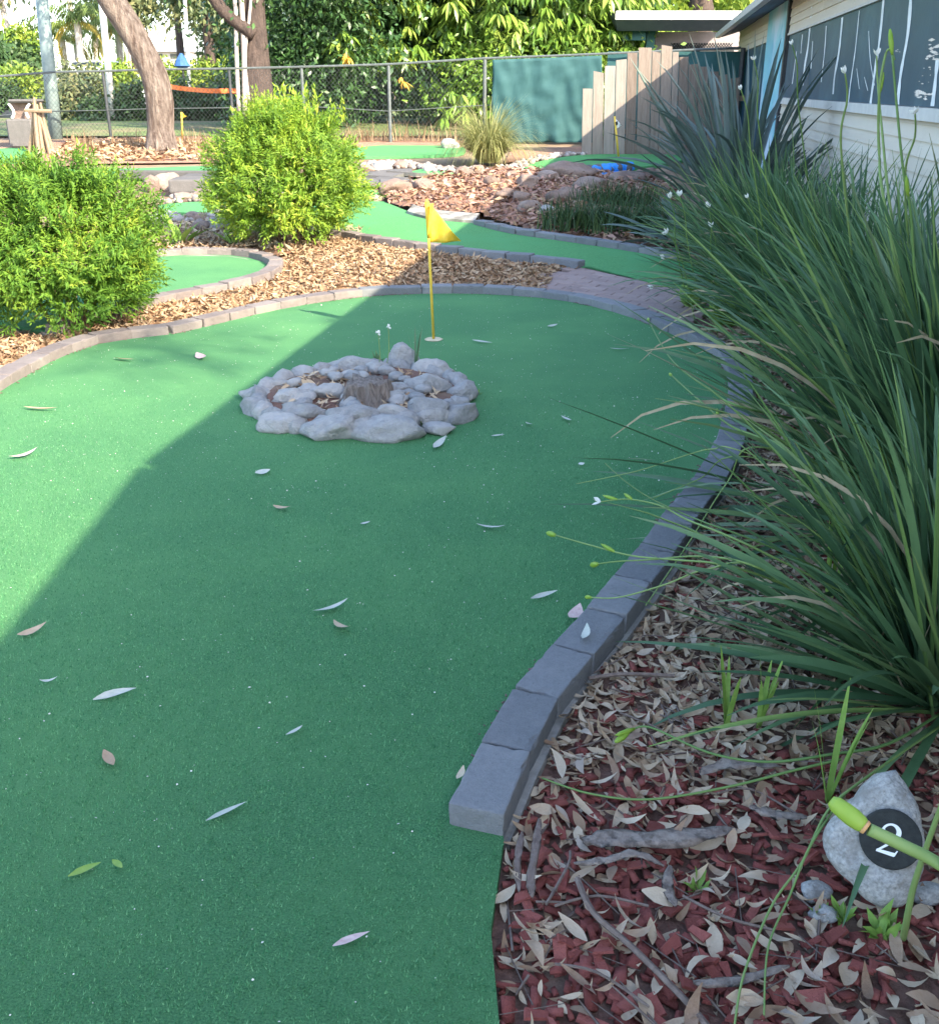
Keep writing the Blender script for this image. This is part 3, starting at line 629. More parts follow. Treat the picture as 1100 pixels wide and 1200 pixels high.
# the sleeve fold of the cloth next to the pole
mb = MB(); mb.tube([at(500, 236, tY), at(501.5, 258, tY), at(503, 278, tY)], .013, 8); mb.build('flag_sleeve', M['yellow'], ft, smooth=True)
mb = MB(); mb.add([at(508, 238, tY-.01), at(503, 270, tY-.012), at(501, 276, tY-.02), at(504, 239, tY-.035)], [(0, 1, 2, 3)]); mb.build('flag_fold', M['yellow'], ft)
b = G(724.5, 183); q = b.y
golf_flag('small white flag with a dark number on a yellow pole by the plank fence', b, at(720, 136, q), [at(720, 137, q), at(721, 151, q), at(728, 147, q)], M['yellow_pole'], M['white'], 0, .016)
mb = MB(); mb.add([at(720.5, 143, q-.05), at(723.5, 141.5, q-.06), at(724, 145.5, q-.06), at(721.5, 147, q-.05)], [(0, 1, 2, 3)])
mb.build('flag_mark', M['black'], [o for o in COL.objects if o.name == 'golf_flag.001'][0])
b = G(214, 163); q = b.y
golf_flag('distant yellow flag pole standing right of the leaning gum trunk', b, at(212.5, 131, q), [at(212.5, 131.5, q), at(213, 139, q), at(219, 136, q)], M['yellow_pole'], M['yellow'], 0, .018)

# ------------------------------------------------------------------ hole marker rock with its number
rc = G(1024, 983, .10); mk = thing('hole_marker', 'pointed grey rock with a round black number 2 plate on the mulch', 'hole marker', rc, rot=(R(-33), R(0), R(-22)))
OUT = [(1043, 903), (1062, 925), (1080, 960), (1088, 1000), (1086, 1032), (1073, 1058), (1048, 1069), (1012, 1047), (985, 1030), (971, 1000), (984, 972), (1000, 946), (1022, 913)]
OA = sorted((math.atan2(990-y, x-1030), math.hypot(x-1030, y-990)*.00152) for x, y in OUT)
def orad(a):
    A_ = [OA[-1][0]-2*math.pi]+[q[0] for q in OA]+[OA[0][0]+2*math.pi]; R_ = [OA[-1][1]]+[q[1] for q in OA]+[OA[0][1]]; return float(np.interp(a, A_, R_))
bm = bmesh.new(); bmesh.ops.create_icosphere(bm, subdivisions=5, radius=1)
for v in bm.verts:
    p = v.co; a = math.atan2(p.z, p.x); e = min(1, math.hypot(p.x, p.z)); r_ = orad(a)*e**.8
    yy = (1 if p.y > 0 else -1)*abs(p.y)**.75*.052
    n_ = Vector((math.cos(a)*r_, yy, math.sin(a)*r_)); k_ = .007*noise.noise(n_*18)+.004*noise.noise(n_*45)+.0022*noise.noise(n_*110)
    if p.y < 0: n_.y = max(n_.y, -.045)
    v.co = n_*(1+k_*5)+Vector((0, -k_, 0))
me = bpy.data.meshes.new('marker_rock'); bm.to_mesh(me); bm.free(); me.materials.append(M['granite']); me.polygons.foreach_set('use_smooth', [True]*len(me.polygons))
o = bpy.data.objects.new('marker_rock', me); put(o, mk)
mb = MB(); k = 40; cx, cz, rd = .024, .010, .0535
rim = lambda y, r: [Vector((cx+r*math.cos(2*math.pi*i/k), y, cz+r*1.0*math.sin(2*math.pi*i/k))) for i in range(k)]
a, b_, c_ = rim(-.035, rd), rim(-.0535, rd), rim(-.055, rd*.96)
V = a+b_+c_; Fc = [(i, (i+1) % k, k+(i+1) % k, k+i) for i in range(k)]+[(k+i, k+(i+1) % k, 2*k+(i+1) % k, 2*k+i) for i in range(k)]+[tuple(range(2*k, 3*k))]
me = bpy.data.meshes.new('number_plate'); me.from_pydata(V, [], Fc); me.materials.append(M['black']); pt = bpy.data.objects.new('number_plate', me); put(pt, mk)
pts = [(.10, .70, .045), (.11, .80, .075), (.19, .91, .07), (.32, .97, .07), (.46, .94, .11), (.56, .83, .145), (.57, .69, .15), (.51, .55, .125), (.40, .40, .095), (.28, .26, .075), (.15, .12, .065), (.06, .03, .06)]
V = []; Fc = []; P = smooth_line([Vector((x, z, w_)) for x, z, w_ in pts], 4)
for i, p in enumerate(P):
    t_ = (P[min(i+1, len(P)-1)]-P[max(i-1, 0)]); t_.z = 0; t_.normalize(); n_ = Vector((-t_.y, t_.x)); h_ = p.z/2
    V += [(p.x+n_.x*h_, p.y+n_.y*h_), (p.x-n_.x*h_, p.y-n_.y*h_)]
    if i: q = 2*i; Fc.append((q-2, q-1, q+1, q))
def addq(L): Fc.append(tuple(range(len(V), len(V)+len(L)))); V.extend(L)
addq([(.04, .0), (.60, .0), (.60, .13), (.06, .09)]); addq([(.55, .02), (.62, .02), (.68, .22), (.64, .22)]); addq([(.05, .70), (.10, .66), (.16, .70), (.15, .77), (.09, .80), (.05, .77)])
hN = .056; rN = R(6)
V3 = []
for x, z in V:
    x, z = (x-.33)*hN, (z-.5)*hN; V3.append((cx-.003+x*math.cos(rN)+z*math.sin(rN), -.0562, cz-x*math.sin(rN)+z*math.cos(rN)))
for i, q in enumerate(V3): V3[i] = (q[0], q[1]-.00005*(i % 3), q[2])
me = bpy.data.meshes.new('numeral'); me.from_pydata(V3, [], Fc); me.materials.append(M['white']); o = bpy.data.objects.new('numeral', me); put(o, pt)
for i, (px, py, s, lb) in enumerate([(955, 1045, .045, 'small grey stone left of the number rock'), (1088, 1050, .05, 'grey stone half hidden right of the number rock'), (965, 1072, .04, 'pale small stone in front of the number rock, beside a weed')]):
    rock('small_rock', lb, G(px, py, -.01), (s*1.3, s, s*.8), M['granite'], 40+i)

# ------------------------------------------------------------------ bushes
lT, lF = np.array([(0, 0, 0), (-.15, .42, .05), (0, .5, .0), (.15, .42, .05), (0, 1, -.1)]), np.array([(0, 2, 1), (0, 3, 2), (1, 2, 4), (2, 3, 4)])
def spray_bush(label, base, rx, ry, hgt, nspray, m, lf=.045, seed=1, low=.12):
    global RS
    RS = np.random.RandomState(seed); t = thing('bush', label, 'bush', base)
    c = np.array(base)+np.array([0, 0, hgt*.52]); rad = np.array([rx, ry, hgt*.52])
    d = rv(nspray); d[:, 2] = np.where(d[:, 2] < -.75, -d[:, 2], d[:, 2]); sh_ = RS.uniform(.62, 1.02, nspray)
    lump = np.array([noise.noise((x*2.6, y*2.6, z*2.6+seed)) for x, y, z in d])*.30+np.array([noise.noise((x*7, y*7, z*7+seed)) for x, y, z in d])*.16
    ctr = c+d*rad*(sh_+lump)[:, None]; keep = ctr[:, 2] > base[2]+low*hgt*RS.uniform(.1, 1, nspray); ctr = ctr[keep]; d = d[keep]; N = len(ctr)
    axis = d+np.array([0, 0, .55])+RS.normal(scale=.35, size=(N, 3)); axis /= np.linalg.norm(axis, axis=1, keepdims=True)
    # each spray: pairs of leaflets along a rachis
    ML, LC, RN = [], [], []
    k = 9; sprnd = np.clip(RS.normal(.45, .2, N)+.25*d[:, 2]*0+np.array([noise.noise((x*3, y*3, z*3)) for x, y, z in ctr])*.5, 0, 1)
    side = np.cross(axis, rv(N)); side /= np.linalg.norm(side, axis=1, keepdims=True)
    for j in range(k):
        s_ = (j//2+.6)/4.5; sg_ = 1 if j % 2 else -1
        ld = axis*(.75 if j < k-1 else 2)+side*sg_*(1.0 if j < k-1 else 0)+RS.normal(scale=.28, size=(N, 3))+np.array([0, 0, -.28])
        sc = lf*RS.uniform(.7, 1.25, N); ML.append(frames(ld, d+RS.normal(scale=.5, size=(N, 3))+np.array([0, 0, .8]), sc)); LC.append(ctr+axis*(s_*lf*2.2)[None] if False else ctr+axis*s_*lf*2.2); RN.append(np.clip(sprnd+RS.normal(scale=.07, size=N), 0, 1))
    V, I = inst(lT, lF, np.concatenate(ML), np.concatenate(LC)); rn = np.repeat(np.concatenate(RN), len(lT))
    stuff('foliage', V, I, m, rn, t, kind='stuff')
    for k in range(9):
        a = random.uniform(0, 6.28); e = Vector(c)+Vector((math.cos(a)*rx*.6, math.sin(a)*ry*.6, random.uniform(-.1, .35)*hgt)); b0 = Vector(base)+Vector((math.cos(a)*.08, math.sin(a)*.08, -.05))
        mb = MB(); mb.tube([b0, b0.lerp(e, .5)+Vector((0, 0, .08)), e], [.014, .01, .005], 5); mb.build('stem', M['stem'], t)
    return t
bR = G(333, 290); spray_bush('rounded bright yellow green bush in the middle behind the mulch bed', bR+Vector((0, .35, -.05)), .67, .64, 1.14, 7000, M['bush_yellow'], .043, 3)
mbx = at(335, 140, bR.y+.35)
t_ = [o for o in COL.objects if o.name == 'bush'][0]
# a few upright young shoots at its top
V_, I_, R_ = [], [], []
for k in range(60):
    p = at(random.uniform(270, 408), random.uniform(118, 165), bR.y+.35+random.uniform(-.3, .3)) if k < 40 else at(random.uniform(320, 370), random.uniform(106, 125), bR.y+.35+random.uniform(-.15, .15))
    n = 9; dd = RS.normal(scale=.5, size=(n, 3))+np.array([0, 0, 1.2]); a, b_ = inst(lT, lF, frames(dd, rv(n), RS.uniform(.04, .075, n)), np.array(p)+np.stack([RS.normal(scale=.012, size=n), RS.normal(scale=.012, size=n), RS.uniform(-.12, .04, n)], 1))
    I_.append(b_+sum(len(x) for x in V_)); V_.append(a); R_.append(np.full(len(a), random.uniform(.6, 1)))
stuff('shoots', np.concatenate(V_), np.concatenate(I_), M['bush_yellow'], np.concatenate(R_), t_, kind='stuff')
bL = G(72, 398); spray_bush('large bright green bush at the left edge beside the kerb', bL+Vector((-.11, .42, -.05)), .60, .58, .98, 7600, M['bush'], .036, 5)

# ------------------------------------------------------------------ strap leaf clumps on the right
def blade_mesh(name, L, wd, bend, m, seg=9, twist=.4, fold=.25, tipbend=0):
    V, Q = [], []; p = Vector((0, 0, 0)); ang = 0
    for i in range(seg+1):
        u = i/seg; ww = wd*(.75+.5*u if u < .35 else (.925 if u < .5 else .925*(1-((u-.5)/.5)**2.2)))*.5+.0006
        tw = twist*u; cx_, sx = math.cos(tw), math.sin(tw)
        nrm = Vector((0, -math.cos(ang), math.sin(ang)))
        side = Vector((cx_, 0, 0))+nrm*sx
        V += [p-side*ww+nrm*ww*fold*1.5, p, p+side*ww+nrm*ww*fold*1.5]
        if i < seg: Q += [(3*i, 3*i+1, 3*i+4, 3*i+3), (3*i+1, 3*i+2, 3*i+5, 3*i+4)]
        ang += bend/seg*(.3+1.4*u)+(tipbend/seg if u > .7 else 0); st = L/seg
        p = p+Vector((0, math.sin(ang)*st, math.cos(ang)*st))
    return mesh_np(name, V, [], m, quads=Q, smooth=True)
BL = [blade_mesh('leaf', 1.0, w_, b_, M['blade'], twist=tw, tipbend=tb) for w_, b_, tw, tb in [(.017, .2, .5, 0), (.021, .4, -.4, 0), (.016, .6, .8, .2), (.023, .3, .2, .1), (.018, .1, -.6, 0), (.021, .85, .5, .2), (.014, .5, -.9, 0), (.019, .15, .3, .7)]]
DEAD = [blade_mesh('leaf', 1.0, w_, b_, M['dead'], twist=1.2, tipbend=tb) for w_, b_, tb in [(.014, 1.3, .4), (.012, .9, 1.2), (.015, 1.7, .2)]]
BL2 = [blade_mesh('leaf', 1.0, w_, b_, M['stalk'], twist=.3, fold=.9) for w_, b_ in [(.008, .3), (.0075, .6), (.009, .15)]]
def clump(label, base, n, nstuff, L, r0=.13, spread=(4, 62), bias=None, group='strap leaved clumps beside the kerb', meshes=None, name='strap_leaf_plant', msf=None, cat='plant', low=0, wsc=1.0):
    meshes = meshes or BL
    t = thing(name, label, cat, base, group); src = meshes
    def pose():
        a = random.uniform(0, 2*math.pi)
        if bias is not None and random.random() < bias[1]: a = random.gauss(bias[0], .75)
        s = R(spread[0]+(spread[1]-spread[0])*random.random()**1.15)
        if low and random.random() < low: s = R(random.uniform(62, 84)); a = random.gauss(R(185), .7)
        loc = Vector((math.cos(a)*r0*random.random(), math.sin(a)*r0*random.random(), random.uniform(-.04, 0)))
        l = L*random.uniform(.62, 1.08)
        rot = Matrix.Rotation(a-math.pi/2, 4, 'Z') @ Matrix.Rotation(-s, 4, 'X') @ Matrix.Rotation(random.uniform(-.5, .5), 4, 'Z')
        return loc, rot, l
    for i in range(n):
        loc, rot, l = pose(); o = bpy.data.objects.new('leaf', random.choice(BL2 if (meshes is BL and i % 6 == 0) else DEAD if (meshes is BL and i % 13 == 3) else src)); put(o, t)
        if meshes is BL and i % 6 == 0: l *= 1.12
        o.matrix_local = Matrix.Translation(loc) @ rot @ Matrix.Diagonal((wsc*random.uniform(.75, 1.25), l, l, 1))
    if nstuff:
        VV, II, RR = [], [], []; nv = 0
        data = []
        for me in src:
            v = np.zeros(len(me.vertices)*3); me.vertices.foreach_get('co', v); v = v.reshape(-1, 3)
            qd = np.array([list(p.vertices) for p in me.polygons]); data.append((v, np.concatenate([qd[:, [0, 1, 2]], qd[:, [0, 2, 3]]])))
        for i in range(nstuff):
            loc, rot, l = pose(); v, q = random.choice(data); mt = np.array((Matrix.Translation(loc) @ rot @ Matrix.Diagonal((1, l, l, 1))))
            vv = v @ mt[:3, :3].T + mt[:3, 3]; VV.append(vv); II.append(q+nv); nv += len(vv); RR.append(np.full(len(vv), min(1, abs(random.gauss(0, .33)))))
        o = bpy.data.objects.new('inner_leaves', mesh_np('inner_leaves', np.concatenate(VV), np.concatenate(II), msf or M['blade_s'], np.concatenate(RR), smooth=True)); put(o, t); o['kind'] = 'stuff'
    return t
LW = (R(200), .55)
clump('strap leaved clump nearest the camera, at the right edge above the number rock', (1.20, 2.15, 0), 165, 110, .88, .10, (4, 56), (R(150), .5), low=.13, wsc=1.3)
clump('tall strap leaved clump, second from the camera, leaning over the leaf litter', (1.64, 3.05, 0), 280, 300, 1.24, .18, (3, 52), (R(185), .45), low=.05, wsc=1.2)
clump('strap leaved clump beside the kerb bend, third from the camera', (1.98, 4.2, 0), 290, 480, 1.08, .20, (3, 52), (R(190), .55))
clump('strap leaved clump behind the kerb bend, fourth from the camera', (2.08, 5.45, 0), 280, 400, 1.12, .20, (3, 60), (R(190), .5))
clump('strap leaved clump beside the brick path, fifth from the camera', (2.16, 6.8, 0), 260, 360, 1.1, .24, (3, 64), (R(190), .45))
clump('strap leaved clump just in front of the broad leaved flax, sixth from the camera', (2.4, 8.3, zg(8.3)), 200, 300, 1.05, .26, (3, 64), (R(190), .4))
FL = [blade_mesh('leaf', 1.0, w_, b_, M['flax'], twist=tw, fold=.35) for w_, b_, tw in [(.055, .15, .2), (.065, .35, -.3), (.05, .6, .3), (.06, .1, .4), (.045, 1.0, -.4)]]
clump('tall grey green flax with broad sword leaves against the house', (2.62, 10.1, zg(10.1)), 85, 0, 1.75, .25, (2, 52), (R(185), .35), None, FL, 'flax_plant')
clump('dark flax behind the tall one, against the mural board', (3.15, 12.2, zg(12.2)), 60, 0, 1.6, .25, (3, 60), (R(180), .4), None, FL, 'flax_plant')
clump('low grey green flax rosette at the edge of the shaded rocks', (2.0, 9.6, zg(9.6)), 26, 0, .75, .12, (30, 80), (R(185), .4), None, FL, 'flax_plant')
# broad green undergrowth leaves behind the kerb bend
def weed(label, base, n, L, m='gleaf', wd=.22, sp=(15, 70), name='weed', lift=0):
    nn = n; a = RS.uniform(0, 6.28, nn); s = np.radians(RS.uniform(sp[0], sp[1], nn))
    d = np.stack([np.cos(a)*np.sin(s), np.sin(a)*np.sin(s), np.cos(s)], 1); tt, ff = leafT(wd, -.1, .05)
    V, I = inst(tt, ff, frames(d, np.array([0, 0, 1])+RS.normal(scale=.4, size=(nn, 3)), L*RS.uniform(.5, 1.1, nn)), np.array([[0, 0, lift]])+RS.normal(scale=L*.08, size=(nn, 3))*np.array([1, 1, .1]))
    o = bpy.data.objects.new(name, mesh_np(name, V, I, M[m])); put(o, None, base); return tag(o, label, 'weed')
for i, (px, py, n, L, wd, lb, m_) in enumerate([(855, 382, 60, .22, .25, 'leafy green weed between the kerb bend and the strap leaves', 'gleaf'), (812, 362, 40, .2, .22, 'leafy green weed by the end of the brick path', 'gleaf'),
      (442, 432, 26, .10, .12, 'dark green weed growing behind the stump in the stone ring', 'blade'), (385, 474, 18, .06, .3, 'small round leaved weed among the left stones of the ring', 'blade'), (497, 508, 9, .09, .08, 'little yellow green weed on the front rim of the stone ring', 'gleaf'), (558, 466, 8, .07, .1, 'yellow green weed at the right rim of the stone ring', 'gleaf'),
      (818, 1045, 10, .04, .12, 'tiny green seedling in the red chips left of the number rock', 'gleaf'), (1030, 1100, 16, .075, .14, 'green weed under the number rock', 'gleaf'), (985, 1080, 12, .05, .16, 'small green weed left under the number rock', 'gleaf'), (960, 1075, 9, .04, .16, 'tiny green weed at the left foot of the number rock', 'gleaf'),
      (212, 287, 10, .35, .09, 'small strappy weed in the shade behind the small green kerb', 'gleaf'), (275, 287, 10, .22, .1, 'small weed behind the small green kerb, beside the yellow bush', 'gleaf')]):
    weed(lb, G(px, py, -.02), n, L, m_, wd, (8, 60))
SHT = [blade_mesh('leaf', 1.0, w_, .12, M['gleaf'], twist=.3, fold=.4) for w_ in (.011, .013)]
for px, py, hpx, lb in [(850, 856, 95, 'upright green shoot in the leaf litter, left of its twin'), (888, 856, 105, 'upright green shoot in the leaf litter, right of its twin'), (966, 725, 150, 'pale green upright shoot under the arching strap leaves'), (968, 945, 130, 'dark green shoot just left of the number rock'), (1018, 570, 130, 'tall upright green shoot below the second clump')]:
    b = G(px, py, -.02); hh = hpx/F*math.hypot(b.y, CH)*1.15; t = thing('green_shoot', lb, 'plant', b)
    for k in range(6):
        a = random.uniform(0, 6.28); o = bpy.data.objects.new('leaf', SHT[k % 2]); put(o, t)
        o.matrix_local = Matrix.Rotation(a, 4, 'Z') @ Matrix.Rotation(-R(random.uniform(2, 16)), 4, 'X') @ Matrix.Diagonal((1.0, hh*random.uniform(.6, 1.05), hh*random.uniform(.6, 1.05), 1))
for k, (px, lb) in enumerate([(487, 'pair of grass blades rising behind the pointed stone of the ring')]):
    b = G(px, 436, .03); t = thing('grass_tuft', lb, 'weed', b)
    for q in range(4):
        o = bpy.data.objects.new('leaf', BL[0]); put(o, t); o.matrix_local = Matrix.Rotation(q*1.9, 4, 'Z') @ Matrix.Rotation(-R(4+3*q), 4, 'X') @ Matrix.Diagonal((.6, .2, .24, 1))
for px, py, tx, ty, lb in [(443, 440, 443, 390, 'thin weed with a white seed head behind the stump'), (452, 436, 455, 383, 'taller thin weed with a white seed head behind the stump')]:
    b = G(px, py, .02); T = at(tx, ty, b.y); t = thing('seed_head_weed', lb, 'weed', b); mb = MB(); mb.tube([b, b.lerp(T, .5)+Vector((.01, 0, 0)), T], .0022, 5); mb.build('stem', M['stalk'], t)
    n = 14; V, I = inst(*leaf2(.3), frames(rv(n)+np.array([0, 0, .3]), rv(n), np.full(n, .018)), np.repeat(np.array(T)[None], n, 0)); stuff('seed_head', V, I, M['petal'], np.full(len(V), .5), t)

# flower stalks: world points from pixel and height above the ground
def H(px, py, z): return G(px, py, z)
def stalk(label, P, r=.0032, bud=None, flower=None, group=None, budr=.009, budl=.05, kn=()):
    pts = smooth_line(P, 6); t = thing('flower_stalk', label, 'flower stalk', P[-1], group); n = len(pts)
    mb = MB(); mb.tube(pts, [r*(.7+.5*i/n) for i in range(n)], 6); mb.build('stem', M['stalk'], t, smooth=True)
    if bud:
        d = (pts[0]-pts[2]).normalized(); b0 = pts[0]; mb = MB(); mb.tube([b0-d*.004, b0+d*budl*.12, b0+d*budl*.4, b0+d*budl*.75, b0+d*budl], [budr*.45, budr*.7, budr, budr*.85, budr*.35], 8); mb.build('bud', M['bud'], t, smooth=True)
    for k in kn:
        p = pts[int(k*(n-1))]; d = (pts[int(k*(n-1))-1]-p).normalized(); mb = MB(); side = Vector((random.uniform(-.4, .4), random.uniform(-.4, .4), .5)); e = (d+side*.5).normalized()
        mb.tube([p, p+e*.02, p+e*.045, p+e*.06], [.003, .006, .005, .001], 6); mb.build('bud', M['bud'], t, smooth=True)
    if flower:
        b0 = pts[0]; d = (pts[0]-pts[2]).normalized(); n_ = 5; a = rv(n_)*.7+np.array(d)[None]*1.1
        V, I = inst(*leafT(.22, .1, .05), frames(a, rv(n_), np.full(n_, flower)), np.repeat(np.array(b0)[None], n_, 0)); stuff('flower', V, I, M['petal'], np.full(len(V), .5), t)
    return t
g_ = 'flower stalks arching over the kerb'
stalk('stalk with a fat green bud at its tip, reaching farthest left over the turf', [H(650, 627, .16), H(685, 637, .20), H(739, 651, .25), H(791, 656, .30), H(853, 663, .34), H(930, 690, .25), (1.2, 2.3, .05)], .003, True, kn=(.3,), group=g_)
stalk('stalk with a slim green bud pointing left just below the fat one', [H(700, 661, .15), H(722, 658, .2), H(760, 656, .25), H(820, 652, .32), H(880, 662, .36), H(950, 700, .22), (1.22, 2.2, .03)], .0028, True, budl=.045, group=g_)
stalk('stalk with a small white flower and buds over the kerb', [H(704, 588, .22), H(735, 585, .25), H(772, 592, .30), H(805, 609, .33), H(853, 628, .36), H(920, 660, .3), (1.25, 2.4, .03)], .003, flower=.03, kn=(.12, .2), group=g_)
stalk('lowest stalk over the kerb, curving down to a brown tip', [H(692, 700, .10), H(715, 701, .13), H(739, 697, .16), H(782, 684, .2), H(829, 667, .26), H(900, 668, .3), (1.2, 2.3, .03)], .0026, True, budr=.006, budl=.025, group=g_)
stalk('long thin leafless stalk arching across the turf', [H(675, 567, .12), H(746, 552, .22), H(805, 533, .3), H(836, 526, .36), H(876, 531, .42), (1.45, 3.1, .1)], .002, group=g_)
stalk('thin stalk hanging over the turf below the stone ring side', [H(709, 543, .15), H(735, 566, .2), H(768, 587, .26), H(820, 610, .33), H(900, 640, .3), (1.3, 2.5, .03)], .0024, group=g_)
stalk('thin stalk slanting down in front of the kerb to the mulch', [H(756, 710, .03), H(805, 639, .14), H(853, 564, .28), H(895, 524, .4), (1.5, 3.2, .1)], .0026, group=g_)
stalk('thin stalk crossing the kerb nearly level', [H(765, 584, .1), H(820, 561, .2), H(876, 535, .34), (1.5, 3.2, .1)], .0022, group=g_)
stalk('bright stalk with joints leaning left over the turf', [H(787, 440, .3), H(817, 467, .38), H(853, 497, .44), H(883, 510, .5), H(910, 520, .52), H(950, 550, .45), (1.46, 3.0, .1)], .004, True, budr=.007, budl=.07, kn=(.3, .6), group=g_)
stalk('stalk with a slim bud over the far end of the turf', [H(760, 375, .35), H(770, 395, .40), H(790, 425, .46), H(830, 455, .52), H(880, 480, .55), (1.6, 4.0, .1)], .0035, True, budr=.007, budl=.07, group=g_)
stalk('tall upright stalk with fat jointed buds at the right edge', [at(1045, 62, 2.9), at(1057, 190, 2.85), at(1067, 250, 2.85), at(1073, 327, 2.85), at(1090, 387, 2.8), (1.45, 2.95, .2)], .0042, True, budr=.007, budl=.06, kn=(.35,))
stalk('tall upright stalk with a hooked bud in front of the dark panel', [at(1048, 70, 3.2), at(1043, 58, 3.2), at(1037, 65, 3.2), at(1030, 110, 3.2), at(1030, 180, 3.2), at(1040, 260, 3.1), (1.5, 3.0, .2)], .0042, kn=(.5,), flower=None)
stalk('tall stalk with a white flower in front of the painted panel', [at(1027, 65, 3.4), at(1028, 95, 3.4), at(1033, 150, 3.3), at(1045, 260, 3.2), (1.5, 3.1, .2)], .0038, flower=.024)
FW = ['left one of the pair nearest the shaded rocks', 'right one of the pair nearest the shaded rocks', 'above the kerb end of the middle green, right of the pair', 'at the left edge of the strap leaves above the middle green', 'lower left edge of the strap leaves over the middle green', 'short one beside the clump over the middle green', 'lowest one, over the brick path', 'standing against the low flax leaves', 'in front of the left edge of the long dark panel', 'in front of the teal panel at the far house end', 'in front of the flax and the mural board', 'at the right picture edge in front of the sill', 'in front of the middle of the dark panel']
for i, (px, py, bx, by) in enumerate([(785, 232, 792, 290), (796, 230, 806, 288), (830, 243, 833, 300), (782, 273, 800, 310), (778, 302, 830, 318), (833, 266, 840, 310), (765, 335, 830, 345), (876, 232, 890, 300), (928, 52, 935, 120), (883, 70, 888, 140), (868, 105, 880, 180), (1072, 133, 1060, 210), (990, 86, 985, 170)]):
    Y = 6.0 if px < 860 and py > 200 else 5.0 if px < 990 else 3.2
    T, B = at(px, py, Y), at(bx, by, Y+.1)
    stalk('white flowered stalk '+FW[i], [T, T.lerp(B, .4)+Vector((.01, 0, .01)), B, B+Vector((.12, .1, -.35))], .0035, flower=.04 if Y > 5.5 else .024, group='white flowered stalks among the strap leaves')
# stalks lying on the mulch, and the thick one close to the camera
stalk('long green stalk lying across the leaf litter, ending in two buds', [H(735, 860, .03), H(760, 852, .04), H(830, 882, .06), H(900, 893, .07), H(975, 884, .09), H(1040, 872, .09), (1.12, 2.05, .02)], .0032, True, budr=.008, budl=.04, kn=(.1,))
stalk('green stalk lying on the red chips, its thin tip beside the kerb end', [H(635, 912, .03), H(690, 930, .03), H(760, 937, .03), H(850, 923, .04), H(930, 903, .06), H(985, 890, .08)], .0028)
stalk('green stalk trailing down the mulch to the bottom of the picture', [H(860, 1205, .02), H(872, 1140, .03), H(905, 1060, .04), H(940, 1010, .06), H(970, 950, .10), H(1010, 915, .12), (1.1, 2.0, .02)], .0027)
stalk('second trailing stalk lying beside the longer one on the mulch', [H(895, 1190, .02), H(900, 1110, .03), H(925, 1050, .04), H(950, 990, .08), H(990, 930, .1)], .0023)
def atT(px, py, t): a = ray(px, py); return Vector((a[0]*t, a[1]*t, CH+a[2]*t))
nb = thing('flower_stalk', 'thick stalk with a fat green bud crossing in front of the number plate', 'flower stalk', atT(1250, 1120, .66))
P = [atT(1018, 972, .60), atT(1060, 992, .595), atT(1105, 1016, .59), atT(1200, 1085, .56), Vector((.62, .32, .35)), Vector((.75, .38, -.02))]
mb = MB(); mb.tube(smooth_line(P, 6), .0037, 10); mb.build('stem', M['stalk'], nb, smooth=True)
a, b_ = atT(1014, 970, .60), atT(973, 938, .61); d = b_-a; mb = MB(); mb.tube([a, a+d*.12, a+d*.35, a+d*.6, a+d*.85, b_], [.0036, .0050, .0058, .0056, .0049, .0030], 12); mb.build('bud', M['bud'], nb, smooth=True)
mb = MB(); mb.tube([a-d*.04, a, a+d*.05], [.0039, .0043, .0044], 12); mb.build('collar', M['budtip'], nb, smooth=True)
stalk('blurred green leaf stalk leaning in front of the right side of the number rock', [at(1108, 930, 1.22), at(1088, 985, 1.24), at(1070, 1040, 1.27), at(1062, 1080, 1.3), H(1058, 1100, .0)], .0052)

# ------------------------------------------------------------------ litter on the mulch beds
bed_near = [(.068, .6), (.06, 1.0), (.05, 1.3), (.075, 1.6)] + [(p.x+.07, p.y-.02) for p in main_kerb if p.y > 1.7 and p.x > -.05 and p.y < 6.3] + [(1.9, 7.0), (2.7, 6.9), (2.3, 4), (1.95, 2), (1.85, .6)]
kp = [(p.x, p.y) for p in main_kerb]
def scatter_in(poly, n, seed):
    rs = np.random.RandomState(seed); P = np.array([p[:2] for p in poly]); lo, hi = P.min(0), P.max(0); out = np.zeros((0, 2))
    while len(out) < n:
        q = rs.uniform(lo, hi, (n*2, 2)); q = q[inside([tuple(p) for p in P], q[:, 0], q[:, 1])]; out = np.concatenate([out, q])
    return out[:n]
def chk_clear(q, r=.085):                     # keep off the pavers
    K = np.array(kp); d = np.min(np.hypot(q[:, 0, None]-K[None, :, 0], q[:, 1, None]-K[None, :, 1]), 1); return q[d > r]
def gumT(wd, curl, fold, sick, twist=0):       # a dry sickle shaped gum leaf with its stalk
    us = [0, .12, .3, .5, .7, .87, 1]; ws = [.12, .5, .95, 1, .8, .42, 0]; T = []; f = []
    for u, w_ in zip(us, ws):
        x0 = sick*(u*(1-u))*1.6; z0 = curl*(u-.4)**2*2.2; tw = twist*(u-.5); c_, s_ = math.cos(tw), math.sin(tw); w_ = max(w_, .05)*wd
        for q in (-1, 0, 1): T.append((x0+q*w_*c_, u, z0+abs(q)*fold*w_/wd+q*w_*s_))
    for i in range(6):
        for q in range(2): a = 3*i+q; f += [(a, a+1, a+4), (a, a+4, a+3)]
    return np.array(T), np.array(f)
LV = [gumT(.14, .25, .03, .12, .4), gumT(.17, -.3, .06, -.12, -.7), gumT(.11, .5, .05, .3, .9), gumT(.20, .2, .09, .06, .5), gumT(.15, .7, .04, -.2, -1.2), gumT(.19, -.15, .02, .05, .3), gumT(.10, .35, .04, .4, 1.4)]
